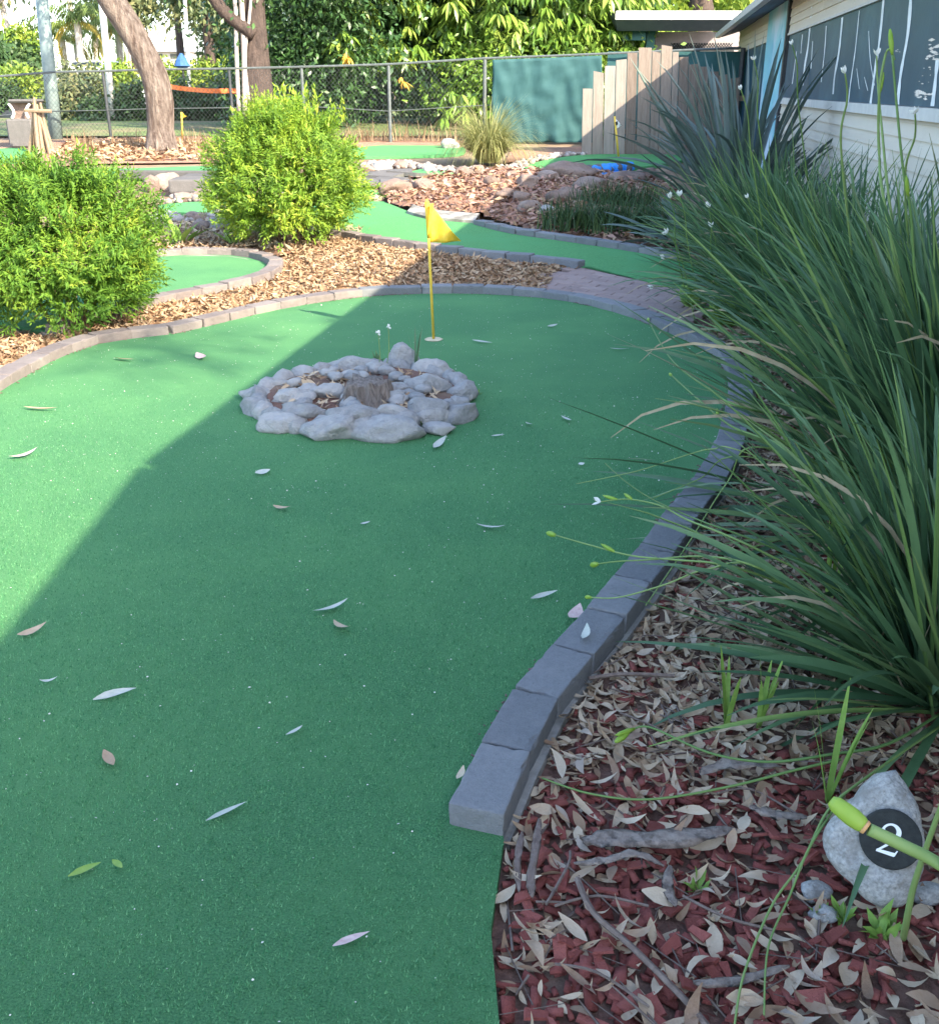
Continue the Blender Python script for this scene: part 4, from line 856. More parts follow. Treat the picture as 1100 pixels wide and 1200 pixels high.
def litter(name, q, m, size, zlo, zhi, seed, flat=.35, tpl=None, rnd=None, kind='stuff', zbase=-.045):
    rs = np.random.RandomState(seed); groups = rs.randint(0, len(LV), len(q)); VV, II, RR = [], [], []; nv = 0
    for gi, (tt, ff) in enumerate(LV):
        s = q[groups == gi]; n = len(s)
        if not n: continue
        a = rs.uniform(0, 6.28, n); d = np.stack([np.cos(a), np.sin(a), rs.normal(scale=flat*.6, size=n)], 1)
        up = np.stack([rs.normal(scale=flat, size=n), rs.normal(scale=flat, size=n), np.ones(n)], 1)
        sc = rs.uniform(size[0], size[1], n); z = np.array([zg(y) for y in s[:, 1]])+zbase+rs.uniform(zlo, zhi, n)
        V, I = inst(tt-np.array([0, .5, 0]), ff, frames(d, up, sc), np.column_stack([s, z])); VV.append(V); II.append(I+nv); nv += len(V); RR.append(np.repeat(rs.rand(n), len(tt)))
    return stuff(name, np.concatenate(VV), np.concatenate(II), m, np.concatenate(RR), kind=kind)
def chips(name, q, m, size, seed, zlo=0, zhi=.03, zbase=-.045):
    rs = np.random.RandomState(seed); n = len(q); T = np.array([(x, y, z) for x in (-.5, .5) for y in (-.5, .5) for z in (-.5, .5)])*np.array([1, 1, 1])
    T[[2, 3]] *= .8; f = np.array([(0, 1, 3), (0, 3, 2), (4, 6, 7), (4, 7, 5), (0, 4, 5), (0, 5, 1), (2, 3, 7), (2, 7, 6), (0, 2, 6), (0, 6, 4), (1, 5, 7), (1, 7, 3)])
    a = rs.uniform(0, 6.28, n); d = np.stack([np.cos(a), np.sin(a), rs.normal(scale=.25, size=n)], 1); up = np.stack([rs.normal(scale=.35, size=n), rs.normal(scale=.35, size=n), np.ones(n)], 1)
    l = rs.uniform(size[0], size[1], n); sc = np.stack([l*rs.uniform(.3, .6, n), l, l*rs.uniform(.12, .25, n)], 1)
    z = np.array([zg(y) for y in q[:, 1]])+zbase+rs.uniform(zlo, zhi, n)
    V, I = inst(T, f, frames(d, up, sc), np.column_stack([q, z])); return stuff(name, V, I, m, np.repeat(rs.rand(n), 8), kind='stuff')
sheet('mulch_bed', [(.06, .5)]+[(p.x, p.y) for p in main_kerb if p.y > 1.66 and p.x > -.05 and p.y < 6.6]+[(2.2, 7.4), (2.9, 7.3), (2.5, 4), (2.1, 2), (1.95, .5)], -.03, M['bed'])
def px_of(x, y, z=0):
    zz = z-CH; dep = y*cP-zz*sP; return 550+F*x/dep, 600-F*(zz*cP+y*sP)/dep
q = chk_clear(scatter_in(bed_near, 24000, 3), .068); dens = np.where(q[:, 1] < 1.62, .30, np.where(q[:, 1] < 1.9, .55, 1.0)); rs = np.random.RandomState(5)
litter('leaf_litter', q[rs.rand(len(q)) < dens], M['litter'], (.028, .068), 0.006, .038, 8, .3)
q = chk_clear(scatter_in(bed_near, 16000, 4), .07); dens = np.where(q[:, 1] < 1.9, 1, np.where(q[:, 1] < 2.4, .35, .12)); chips('chip_litter', q[rs.rand(len(q)) < dens], M['chip'], (.014, .05), 9, .004, .034)
# the nearest leaves and chips one by one
lme = []
for tt, ff in LV:
    me = mesh_np('fallen_leaf', (tt-np.array([0, .5, 0])), ff, M['litter_o']); lme.append(me)
cme = []
for k in range(4):
    rr = random.Random(k); mb = MB(); l = 1; s = [rr.uniform(-.12, .12) for _ in range(8)]
    lo = [(-.22+s[0], -.5+s[1], -.08), (.22+s[2], -.5+s[3], -.08), (.2+s[4], .5+s[5], -.08), (-.2+s[6], .5+s[7], -.08)]; mb.hexa(lo, [(x*.9, y*.93, .08) for x, y, z in lo])
    me = bpy.data.meshes.new('wood_chip'); me.from_pydata(mb.v, [], mb.f); me.materials.append(M['chip_o']); cme.append(me)
view_near = [(.08, .85), (.09, 1.6), (.2, 1.9), (.6, 2.6), (1.1, 2.4), (.95, 1.75), (.72, 1.1), (.62, .8)]
ln = chk_clear(scatter_in(view_near, 330, 21))[:290]
def REG(x, y): return 'around the number rock' if x > .52 and y < 1.75 else 'along the bottom picture edge' if y < 1.2 else 'beside the bare turf edge' if y < 1.62 else 'beside the near end of the kerb' if y < 2.0 and x < .45 else 'before the nearest strap leaved clump'
for i, (x, y) in enumerate(ln):
    o = bpy.data.objects.new('fallen_leaf', random.choice(lme)); s = random.uniform(.035, .085) if y < 1.9 else random.uniform(.035, .07); put(o, None, (x, y, -.045+random.uniform(.035, .056)))
    o.scale = (s, s, s); o.rotation_euler = (random.gauss(0, .3), random.gauss(0, .4), random.uniform(0, 6.28)); rg = REG(x, y); tag(o, 'dry tan gum leaf lying on mulch '+rg, 'leaf', 'dry leaves '+rg)
cn = chk_clear(scatter_in([(.075, .85), (.09, 1.55), (.45, 1.95), (.85, 1.75), (.7, 1.1), (.6, .8)], 330, 22))[:290]
for i, (x, y) in enumerate(cn):
    o = bpy.data.objects.new('wood_chip', random.choice(cme)); s = random.uniform(.028, .055); put(o, None, (x, y, -.045+random.uniform(.026, .044)))
    o.scale = (s, s, s*.8); o.rotation_euler = (random.gauss(0, .25), random.gauss(0, .25), random.uniform(0, 6.28)); rg = REG(x, y); tag(o, 'red stained wood chip in mulch '+rg, 'wood chip', 'red chips '+rg)
# thin broken twigs and bark shreds through the litter
tq = chk_clear(scatter_in(bed_near, 900, 44), .08); tn = len(tq); ta = RS.uniform(0, 6.28, tn); ts = np.stack([np.full(tn, 1.), np.ones(tn), np.full(tn, 1.)], 1); tl = RS.uniform(.04, .16, tn); tw_ = RS.uniform(.001, .0032, tn)
tT = np.array([(-1, -.5, 0), (1, -.5, 0), (0, -.5, 1), (-1, .1, .3), (1, .1, .3), (0, .1, 1.3), (-.6, .5, 0), (.6, .5, 0), (0, .5, .8)]); tF = np.array([(0, 1, 4), (0, 4, 3), (1, 2, 5), (1, 5, 4), (2, 0, 3), (2, 3, 5), (3, 4, 7), (3, 7, 6), (4, 5, 8), (4, 8, 7), (5, 3, 6), (5, 6, 8)])
tV, tI = inst(tT, tF, frames(np.stack([np.cos(ta), np.sin(ta), RS.normal(scale=.12, size=tn)], 1), np.array([0, 0, 1.])+RS.normal(scale=.2, size=(tn, 3)), np.stack([tw_, tl, tw_], 1)), np.column_stack([tq, -.045+RS.uniform(.03, .05, tn)]))
stuff('twig_litter', tV, tI, M['twig'], np.full(len(tV), .5), kind='stuff')
# crumbs of bark and soil gathered against the inner foot of the kerb
ck = resample([Vector((p.x, p.y, 0)) for p in main_kerb], .01); cb = []
for i in range(1, len(ck)-1):
    d = (ck[i+1]-ck[i-1]).normalized(); n_ = Vector((-d.y, d.x, 0))
    if random.random() < .9*max(0, .35+noise.noise(ck[i]*2.5)): cb.append(tuple((ck[i]+n_*(.062+abs(random.gauss(0, .014))))[:2]))
chips('kerb_crumbs', np.array(cb), M['twig'], (.004, .016), 77, 0, .004, zbase=.002)
# bark strips and twigs
def bark(label, P, wd, m='bark_strip', name='bark_strip', arch=.10):
    pts = smooth_line(P, 5); n = len(pts); V = []; Q = []
    for i, p in enumerate(pts):
        t_ = (pts[min(i+1, n-1)]-pts[max(i-1, 0)]).normalized(); s = t_.cross(Vector((0, 0, 1))).normalized(); u = i/(n-1); ww = wd*min(1, .35+3*u, .2+4*(1-u))*(.85+.3*noise.noise((i*.7, wd*99, p.x*9)))
        for j, (x, z) in enumerate([(-1, 0), (-.5, arch), (0, arch*1.3), (.5, arch*.9), (1, 0), (.5, -.12), (-.5, -.12)]): V.append(p+s*x*ww*.5+Vector((0, 0, z*ww*.5+.012*min(1, wd*22)*noise.noise((i*1.3, j*2.1, wd*50)))))
    for i in range(n-1):
        for j in range(7): Q.append((i*7+j, i*7+(j+1) % 7, (i+1)*7+(j+1) % 7, (i+1)*7+j))
    o0 = P[0]; o = bpy.data.objects.new(name, mesh_np(name, [p-Vector(o0) for p in V], [], M[m], quads=Q)); put(o, None, o0); return tag(o, label, 'bark' if 'bark' in name else 'twig')
bark('broad grey brown bark strip lying level in the red chips', [H(682, 985, .015), H(720, 983, .02), H(790, 982, .02), H(862, 972, .012)], .062)
bark('dark upright bark strip against the kerb footing', [H(632, 960, .03), H(628, 990, .025), H(622, 1030, .02), H(624, 1052, .01)], .022, 'twig')
bark('thin dark bark strip left of the other one, at the turf edge', [H(612, 975, .02), H(606, 1010, .015), H(608, 1045, .01)], .016, 'twig')
bark('grey bark piece among leaves above the broad strip', [H(820, 905, .02), H(860, 895, .03), H(915, 898, .02)], .045)
bark('short grey bark piece right of the broad strip', [H(878, 945, .02), H(910, 955, .02), H(945, 958, .012)], .032)
bark('grey bark sliver pointing down in the red chips', [H(785, 1015, .015), H(782, 1040, .012), H(792, 1062, .008)], .024)
bark('long grey bark sliver low in the mulch', [H(812, 1152, .012), H(860, 1150, .014), H(925, 1132, .01)], .024)
bark('curling pale bark strip over the chips', [H(672, 1012, .02), H(710, 1008, .03), H(745, 1000, .035), H(778, 1015, .015)], .022)
for P, r, lb in [([H(676, 1030, .02), H(695, 1070, .02), H(740, 1110, .015), H(800, 1170, .012), H(830, 1205, .01)], .006, 'dark forked twig running down through the red chips'), ([H(650, 1062, .015), H(700, 1050, .018), H(760, 1062, .012)], .0028, 'thin twig across the chips below the kerb end'), ([H(800, 1050, .012), H(850, 1075, .016), H(905, 1090, .012)], .003, 'thin twig right of the seedling'), ([H(690, 795, .02), H(730, 790, .02), H(790, 792, .015)], .006, 'brown twig in the litter beside the kerb'), ([H(840, 930, .02), H(880, 925, .02), H(935, 955, .014)], .0026, 'thin red twig above the broad bark strip'), ([H(640, 1060, .012), H(665, 1015, .014), H(668, 998, .01)], .003, 'short twig by the turf edge'), ([H(760, 1180, .01), H(700, 1140, .013), H(650, 1130, .01)], .0026, 'thin pale twig at the bottom of the mulch')]:
    mb = MB(); mb.tube(smooth_line(P, 4), r, 5); tag(mb.build('twig', M['twig'], origin=P[0]), lb, 'twig')

rq = scatter_in([(c0.x+.4*math.cos(a), c0.y+.4*math.sin(a)) for a in np.linspace(0, 6.2, 16)], 260, 91)
litter('leaf_litter', rq, M['litter'], (.03, .07), .095, .115, 92, .6)
# sunlit mulch between the greens
between = [Vector((p.x, p.y, 0)) for p in main_kerb if p.y > 5.2 and p.x < .75]
between = [(p.x, p.y+.1) for p in between]+[(-2.9, 5.3), (-3.4, 6.5)]+[(p.x-.02, p.y-.1) for p in [v for v in sg[::-1] if v.y < 8.0]]+[(-1.55, 8.0), (-1.6, 10.4)]+[(p.x, p.y-.09) for p in near_k]+[(.75, 8.6), (.55, 7.6)]
sheet('mulch_bed', between, -.028, M['bed'])
q = scatter_in(between, 16000, 31); q = q[np.min(np.hypot(q[:, 0, None]-np.array(kp)[None, :, 0], q[:, 1, None]-np.array(kp)[None, :, 1]), 1) > .08]
litter('leaf_litter', q, M['litter_sun'], (.04, .085), 0.01, .05, 33, .4)
left_bed = [(-3.4, 4.2), (-2.9, 4.9), (-2.3, 5.6), (-1.9, 6.2), (-2.3, 6.9), (-3.6, 7.3), (-5, 6)]
sheet('mulch_bed', left_bed, -.034, M['redmulch']); q = chk_clear(scatter_in(left_bed, 3000, 35)); litter('leaf_litter', q, M['litter_sun'], (.04, .08), .0, .03, 36)
back_bed = W2([(60, 291), (185, 290), (300, 288), (325, 296), (420, 276), (430, 268), (380, 262), (300, 252), (200, 252), (60, 262)])
sheet('mulch_bed', back_bed, -.026, M['redmulch']); q = scatter_in(back_bed, 4500, 37); litter('leaf_litter', q, M['litter'], (.06, .12), .005, .05, 38)
# ------------------------------------------------------------------ leaves lying on the front green
def lone_leaf(px, py, lpx, ang, m, label, wd=.12, curl=.15, cat='leaf', name='fallen_leaf', zoff=.004):
    p = G(px, py, zoff); s = lpx/F*math.hypot(p.y, CH); tt, ff = gumT(wd, curl*.8, .03, random.uniform(-.18, .18), random.uniform(-.4, .4))
    e = G(px+math.cos(R(ang))*10, py-math.sin(R(ang))*10, zoff)-p; a = math.atan2(e.y, e.x); s *= e.length/(10/F*math.hypot(p.y, CH))
    V = (tt-np.array([0, .5, 0])); me = mesh_np(name, V, ff, M[m]); o = bpy.data.objects.new(name, me); put(o, None, p+Vector((0, 0, .006))); o.scale = (min(s, .12*1.3),)*3 if False else (s, s, s); o.rotation_euler = (0, random.uniform(-.3, .3), a-math.pi/2); return tag(o, label, cat)
for a in [(135, 817, 52, 14, 'paleleaf', 'grey gum leaf lying on the turf left of centre, in the shade', .11, .1), (128, 893, 24, -60, 'litter_o', 'short dry leaf standing on the turf below the grey gum leaf', .15, .2), (266, 955, 52, 24, 'paleleaf', 'bluish grey gum leaf on the turf, lower centre left', .10, .08),
          (100, 1023, 42, 22, 'gleaf', 'fresh green leaf with a side leaf at the lower left of the turf', .13, .1), (138, 1016, 16, -40, 'gleaf', 'tiny green side leaf beside the fresh green one', .18, .1), (412, 1105, 46, 20, 'pinkleaf', 'pink leaf on the turf near the bottom', .13, .1),
          (388, 714, 42, 16, 'paleleaf', 'pale slender leaf on the turf in the middle', .1, .2), (400, 737, 22, -30, 'litter_o', 'dark curled leaf just below the pale slender one', .2, .4), (38, 743, 36, 18, 'litter_o', 'curled dry leaf at the shadow edge on the far left', .14, .4), (58, 800, 22, 5, 'paleleaf', 'small pale curled leaf below the shadow edge on the left', .12, .4),
          (345, 859, 22, 28, 'paleleaf', 'small pale green leaf on the turf left of the kerb end', .14, .1), (308, 555, 18, 10, 'paleleaf', 'small round pale leaf left below the stone ring', .3, .2), (331, 597, 22, -8, 'litter_o', 'short curled leaf below the small round one', .16, .3), (575, 620, 34, -8, 'paleleaf', 'white slender leaf right of centre on the turf', .09, .25),
          (637, 701, 32, 14, 'paleleaf', 'pale leaf left of the kerb beside the budded stalks', .1, .2), (428, 615, 12, 10, 'paleleaf', 'tiny pale leaf in the middle of the turf', .2, .2), (28, 535, 34, 12, 'pinkleaf', 'reddish curled leaf in the sun at the left edge', .14, .3), (48, 480, 40, -4, 'litter_o', 'straw coloured stick leaf in the sun at the left', .06, .1), (145, 422, 24, -8, 'litter_o', 'straw coloured leaf in the sun near the left kerb', .1, .1), (237, 419, 14, -30, 'pinkleaf', 'small reddish leaf in the dappled sun near the back kerb', .15, .2),
          (565, 402, 24, -10, 'paleleaf', 'thin pale leaf right of the flag hole', .07, .1), (663, 493, 14, -30, 'paleleaf', 'thin pale leaf right of the stone ring', .1, .2), (620, 498, 9, -20, 'paleleaf', 'tiny pale leaf near the stone ring, right side', .2, .2), (583, 512, 16, 5, 'paleleaf', 'pale sliver leaf just right of the stone ring', .1, .1), (515, 522, 18, 40, 'paleleaf', 'pale sliver at the lower right of the stone ring', .12, .2), (681, 545, 7, 10, 'petal', 'white petal on the turf near the kerb', .35, .1), (750, 541, 34, -4, 'blade', 'thin green leaf on the turf beside the kerb', .05, .1), (668, 337, 8, 0, 'paleleaf', 'tiny leaf near the back kerb', .2, .2), (647, 383, 12, 8, 'paleleaf', 'small pale leaf between the flag and the right kerb', .14, .2), (725, 410, 22, -4, 'paleleaf', 'thin pale leaf near the right bend of the kerb', .08, .1)]:
    lone_leaf(*a)
lone_leaf(686, 745, 16, 70, 'paleleaf', 'small white leaf on top of a near kerb paver', .16, .3, zoff=KH+.004)
lone_leaf(673, 721, 18, 50, 'pinkleaf', 'pinkish leaf leaning against the kerb paver', .25, .3, zoff=.02)
lone_leaf(540, 910, 16, 60, 'litter_o', 'brown leaf tucked against the near end of the kerb', .2, .3, zoff=.012)
# tiny pale specks on the turf
tp_ = [(p.x, p.y) for p in turf_main]
q = scatter_in(tp_, 7000, 51); w_ = RS.rand(len(q)) < (.35+.65*(q[:, 1] > 3.5)); q = q[w_]
V, I = inst(*leaf2(.4), frames(np.column_stack([RS.normal(size=(len(q), 2)), np.zeros(len(q))]), np.array([0, 0, 1])+RS.normal(scale=.4, size=(len(q), 3)), np.abs(RS.normal(.001, .0022, len(q)))+.0022), np.column_stack([q, np.full(len(q), .004)]))
stuff('petal_specks', V, I, M['specks'], np.full(len(V), .5), kind='stuff')
# turf pile: short blades near the camera
pile = [(-1.35, .7), (.25, .7), (.07, 1.7), (1.3, 5.2), (-2.6, 5.2)]
q = scatter_in(pile, 330000, 52); q = q[inside(tp_, q[:, 0], q[:, 1])]; q = q[RS.rand(len(q)) < np.clip((5.2-q[:, 1])/3.2, 0, 1)]; q = chk_clear(q, .062)
T_ = np.array([(-.0011, 0, 0), (.0011, 0, 0), (0, 0, .0085)]); n = len(q); a = RS.uniform(0, 6.28, n); ln_ = RS.normal(scale=.45, size=(n, 2))+np.array([.15, .1])
Vt = np.zeros((n, 3, 3)); Vt[:, 0] = np.column_stack([-np.cos(a)*.0012, -np.sin(a)*.0012, np.full(n, -.001)]); Vt[:, 1] = -Vt[:, 0]; Vt[:, 1, 2] = -.001; hh = RS.uniform(.0035, .008, n); Vt[:, 2] = np.column_stack([ln_*hh[:, None], hh])
Vt += np.column_stack([q, np.zeros(n)])[:, None, :]
M['pile'] = mat('turf_pile', (.025, .18, .08), (.07, .36, .16), 60, 4, 0, 1, .75, rnd=[(.016, .10, .04), (.11, .32, .13), (.30, .56, .27)], spec=.2, transl=.35)
stuff('turf_pile', Vt.reshape(-1, 3), np.arange(n*3).reshape(-1, 3), M['pile'], np.repeat(RS.rand(n), 3), kind='stuff')

# ------------------------------------------------------------------ middle distance: mulch mound, rocks, pebbles
mound = W2([(436, 226), (470, 222), (520, 210), (600, 204), (700, 206), (790, 215), (800, 292), (740, 284), (650, 270), (600, 262), (560, 254), (500, 248), (460, 240)])
mx = [p.x for p in mound]; my = [p.y for p in mound]; n1 = 90; n2 = 60; V = []; Q = []; ok = []
for j in range(n2):
    for i in range(n1):
        x = min(mx)+(max(mx)-min(mx))*i/(n1-1); y = min(my)+(max(my)-min(my))*j/(n2-1)
        cx_, cy_ = (x-.6)/2.4, (y-13.2)/2.6; hgt = max(0, 1-cx_*cx_-cy_*cy_)
        V.append((x, y, zg(y)-.03+.13*hgt+.07*hgt**.5*noise.noise((x*3, y*3, 2))+.05*noise.noise((x*8, y*8, 5))*hgt**.3)); ok.append(bool(inside([(p.x, p.y) for p in mound], np.array([x]), np.array([y]))[0]))
for j in range(n2-1):
    for i in range(n1-1):
        f = (j*n1+i, j*n1+i+1, (j+1)*n1+i+1, (j+1)*n1+i)
        if all(ok[k] for k in f): Q.append(f)
o = bpy.data.objects.new('mulch_mound', mesh_np('mulch_mound', V, [], M['redmulch'], quads=Q, smooth=True)); put(o); o['kind'] = 'structure'
def mz(x, y):
    cx_, cy_ = (x-.6)/2.4, (y-13.2)/2.6; h_ = max(0, 1-cx_*cx_-cy_*cy_); return .13*h_
mp_ = [(p.x, p.y) for p in mound]
M['mchip'] = mat('brown_mulch_chip', (.24, .13, .09), (.36, .22, .16), 30, 5, .3, 90, .9, rnd=[(.14, .07, .05), (.28, .15, .11), (.42, .28, .22)])
q = scatter_in(mp_, 5000, 61); cz = np.array([mz(*p) for p in q])
rs = np.random.RandomState(62); n = len(q)
def litter3(name, q, m, size, seed, extra, flat=.5):
    rs = np.random.RandomState(seed); n = len(q); tt, ff = leaf2(.22); a = rs.uniform(0, 6.28, n)
    V, I = inst(tt, ff, frames(np.stack([np.cos(a), np.sin(a), rs.normal(scale=.4, size=n)], 1), np.stack([rs.normal(scale=flat, size=n), rs.normal(scale=flat, size=n), np.ones(n)], 1), rs.uniform(size[0], size[1], n)), np.column_stack([q, np.array([zg(y) for y in q[:, 1]])+extra+rs.uniform(0, .05, n)]))
    return stuff(name, V, I, m, np.repeat(rs.rand(n), 4), kind='stuff')
litter3('leaf_litter', q[:1500], M['litter_sun'], (.06, .13), 63, cz[:1500]-.02)
litter3('chip_litter', q[1500:], M['mchip'], (.05, .12), 64, cz[1500:]-.02)
rocks = [(463, 226, 38, 16, 'rock', 'brown rock at the left foot of the mulch mound'), (440, 232, 22, 8, 'rock', 'flat pale rock at the left tip of the mulch mound'), (497, 226, 26, 12, 'rock', 'dark brown rock left of the mound behind the flag'), (545, 212, 30, 14, 'rock', 'tan rock on the far side of the mound beside the green'), (560, 209, 26, 12, 'rock', 'yellowish tan rock on top of the mound'), (592, 238, 32, 16, 'rock', 'grey white rock lit by the sun on the mound'), (575, 224, 24, 12, 'rock', 'brown rock in the middle of the mound'),
         (618, 226, 40, 18, 'rock', 'tan rock at the shadow edge of the mound'), (640, 218, 36, 14, 'rock', 'rock half in shadow below the white pebbles'), (668, 210, 62, 18, 'rock', 'large dark brown rock in the shade left of the blue trough'), (660, 238, 56, 20, 'rock', 'broad shaded rock left of the dark low plants'), (620, 248, 44, 14, 'rock', 'low shaded rock on the near side of the mound'), (610, 240, 34, 14, 'rock', 'purplish rock just inside the shadow'), (690, 226, 44, 12, 'rock', 'flat shaded rock under the blue trough'), (735, 216, 40, 14, 'rock', 'dark shaded rock right of the blue trough'), (760, 210, 34, 14, 'rock', 'dark shaded rock beside the flax'), (600, 216, 18, 9, 'rock', 'small tan rock behind the mound'), (640, 250, 26, 10, 'stone', 'small grey rock on the far kerb'),
         (196, 212, 30, 20, 'rock', 'brown rock beside the small slabs between the bushes'), (220, 219, 20, 17, 'granite', 'white rock beside the dark opening between the bushes'), (178, 215, 20, 16, 'rock', 'dark brown rock right of the left bush'), (213, 231, 22, 9, 'rock', 'pale flat rock above the small far green'), (240, 228, 34, 12, 'rock', 'long pale rock above the small far green'), (198, 252, 22, 10, 'stone', 'grey rock below the small far green'), (230, 254, 24, 12, 'rock', 'tan rock below the small far green'), (255, 262, 24, 14, 'stone', 'shaded grey rock left of the yellow bush'), (236, 264, 22, 10, 'rock', 'pinkish rock in the mulch between the bushes'), (280, 258, 24, 14, 'stone', 'dark shaded rock under the yellow bush'), (182, 256, 18, 9, 'stone', 'small grey rock near the left bush'),
         (430, 197, 16, 8, 'rock', 'pinkish rock beside the far slabs, behind the yellow bush'), (447, 195, 24, 9, 'granite', 'white rock at the far end of the slabs'), (470, 193, 20, 8, 'rock', 'pale rock in the far mulch strip')]
for i, (px, py, w_, h_, m_, lb) in enumerate(rocks):
    if 540 < px < 665: w_ *= .72; h_ *= .8
    p = G(px, py+h_*.3); d = math.hypot(p.y, CH)/F; p.z += mz(p.x, p.y) if 440 < px < 790 else 0
    rock('rock', lb, p+Vector((0, 0, h_*d*.2)), (w_*d*.95, w_*d*.6, h_*d*1.2), M[m_], 70+i, rotz=random.uniform(-.4, .4), facets=10, rough=.2, sub=3)
# white pebble borders
PB = [rock_mesh('pebble', (1, .8, .7), M['pebble'], k, sub=1, facets=4) for k in range(1)]
pv = np.array([tuple(v.co) for v in PB[0].vertices]); pf = np.array([tuple(p.vertices) for p in PB[0].polygons])
def pebbles(line, n, wd, size):
    P = resample(smooth_line(W2(line), 6), .05); pts = np.array([tuple(P[RS.randint(len(P))]) for _ in range(n)])+RS.normal(size=(n, 3))*np.array([wd, wd, 0]); pts[:, 2] = [zg(y)+.01 for y in pts[:, 1]]
    V, I = inst(pv, pf, frames(rv(n)*np.array([1, 1, .2]), np.array([0, 0, 1])+RS.normal(scale=.2, size=(n, 3)), RS.uniform(size*.5, size*1.3, n)), pts); stuff('pebbles', V, I, M['pebble'], np.repeat(RS.rand(n), len(pv)), kind='stuff')
pebbles([(490, 196), (520, 199), (560, 201), (605, 203), (640, 205), (660, 206)], 260, .11, .10)
pebbles([(590, 201), (615, 191), (645, 184), (684, 180)], 170, .07, .09)
pebbles([(425, 193), (450, 192), (490, 194)], 100, .16, .10)
pebbles([(190, 236), (230, 233), (300, 231)], 60, .15, .10); pebbles([(200, 256), (250, 257), (300, 245)], 50, .2, .11)
# grey slabs by the far green
sl_ = thing('slab_paving', 'low pile of weathered grey slabs beside the far green', 'slabs', G(448, 208))
for k in range(9):
    p = G(424+(k % 5)*14+random.uniform(-2, 2), 204+(k//5)*8+random.uniform(-1, 2), .02+.02*(k % 3)); mb = MB(); mb.box(p, (.42, .55, .05), Euler((random.uniform(-.1, .1), random.uniform(-.1, .1), random.uniform(-.5, .5))).to_matrix()); mb.build('slab', M['slab'], sl_)
for i, (px, py, s, lb) in enumerate([(238, 216, (.75, .5, .16), 'grey stepping slab right of the white rock'), (252, 210, (.8, .5, .12), 'grey slab edging the long far green'), (205, 205, (1.6, .12, .12), 'low grey kerb block along the long far green')]):
    p = G(px, py, s[2]*.4); mb = MB(); mb.box(p, s, Euler((0, 0, random.uniform(-.2, .2))).to_matrix()); o = mb.build('stone_slab', M['slab'], origin=p); tag(o, lb, 'slab')
    bv = o.modifiers.new('edge', 'BEVEL'); bv.width = .02; bv.segments = 2
# blue trough
bt = thing('blue_trough', 'bright blue painted concrete trough in the shade near the plank fence', 'trough', G(712, 207))
A, B, C_, D = G(684, 209), G(738, 205), G(736, 200), G(690, 203.5)
mb = MB(); mb.hexa([A+Vector((0, 0, -.03)), B+Vector((0, 0, -.03)), C_+Vector((0, 0, -.03)), D+Vector((0, 0, -.03))], [p+Vector((0, 0, .012)) for p in (A, B, C_, D)]); mb.build('basin', M['bluepaint'], bt)
for i in range(14):
    u = i/13; p = D.lerp(C_, u)+Vector((0, .04, .05)); rock('rim', None, p, (.20, .14, .13), M['bluepaint'] if i % 3 else M['slab'], 130+i, bt, sub=2)
for i in range(9):
    u = i/8; p = A.lerp(B, u)+Vector((0, -.03, .0)); rock('rim', None, p, (.2, .12, .1), M['bluepaint'], 150+i, bt, sub=2)
# low dark plants in the shade behind the far kerb
def tuft(name, label, base, n, L, m, sp, rad=(.3, .2), wd=.006, bend=.5, cat='plant', group=None, rn=(0, 1)):
    VV, II, RR = [], [], []; nv = 0; seg = 4
    for i in range(n):
        a = random.uniform(0, 6.28); s = R(random.uniform(*sp)); l = L*random.uniform(.55, 1.1); r = random.random()**.5; x0, y0 = math.cos(a)*r*rad[0], math.sin(a)*r*rad[1]; ang = s*.4; p = np.array([x0, y0, 0.]); a2 = random.uniform(0, 6.28) if rad[0] > .25 else a; dx, dy = math.cos(a2), math.sin(a2); pts = []
        for k in range(seg+1):
            w_ = wd*(1-k/seg)*.5+.0008; pts += [p+np.array([-dy, dx, 0])*w_, p-np.array([-dy, dx, 0])*w_]; ang += (s*.9+bend*.5)/seg*(1+k*.4); p = p+np.array([dx*math.sin(ang), dy*math.sin(ang), math.cos(ang)])*l/seg
        VV.append(np.array(pts)); 
        for k in range(seg): b = nv+2*k; II += [(b, b+1, b+3), (b, b+3, b+2)]
        nv += len(pts); RR += [random.uniform(*rn)]*len(pts)
    t = thing(name, label, cat, base, group); o = bpy.data.objects.new('foliage', mesh_np('foliage', np.concatenate(VV), np.array(II), M[m], RR)); put(o, t); o['kind'] = 'stuff'; return t
for i, (px, py, lb) in enumerate([(668, 268, 'low dark grassy tuft in the shade, leftmost behind the far kerb'), (695, 266, 'low dark grassy tuft second along the shaded kerb'), (722, 272, 'low dark grassy tuft third along the shaded kerb'), (748, 268, 'low dark grassy tuft beside the flax rosette'), (705, 245, 'low dark grassy tuft under the blue trough'), (740, 245, 'low dark grassy tuft in front of the dark rocks'), (775, 275, 'low dark grassy tuft nearest the strap leaves')]):
    tuft('dark_tuft', lb, G(px, py, .0), 260, .36, 'hedge', (5, 40), (.34, .24), .012, .3, group='dark tufts behind the far kerb')
og = G(572, 190); tuft('tussock_grass', 'large straw green tussock grass in front of the shade cloth', og, 1500, 1.05, 'orn', (3, 62), (.16, .16), .012, .9)
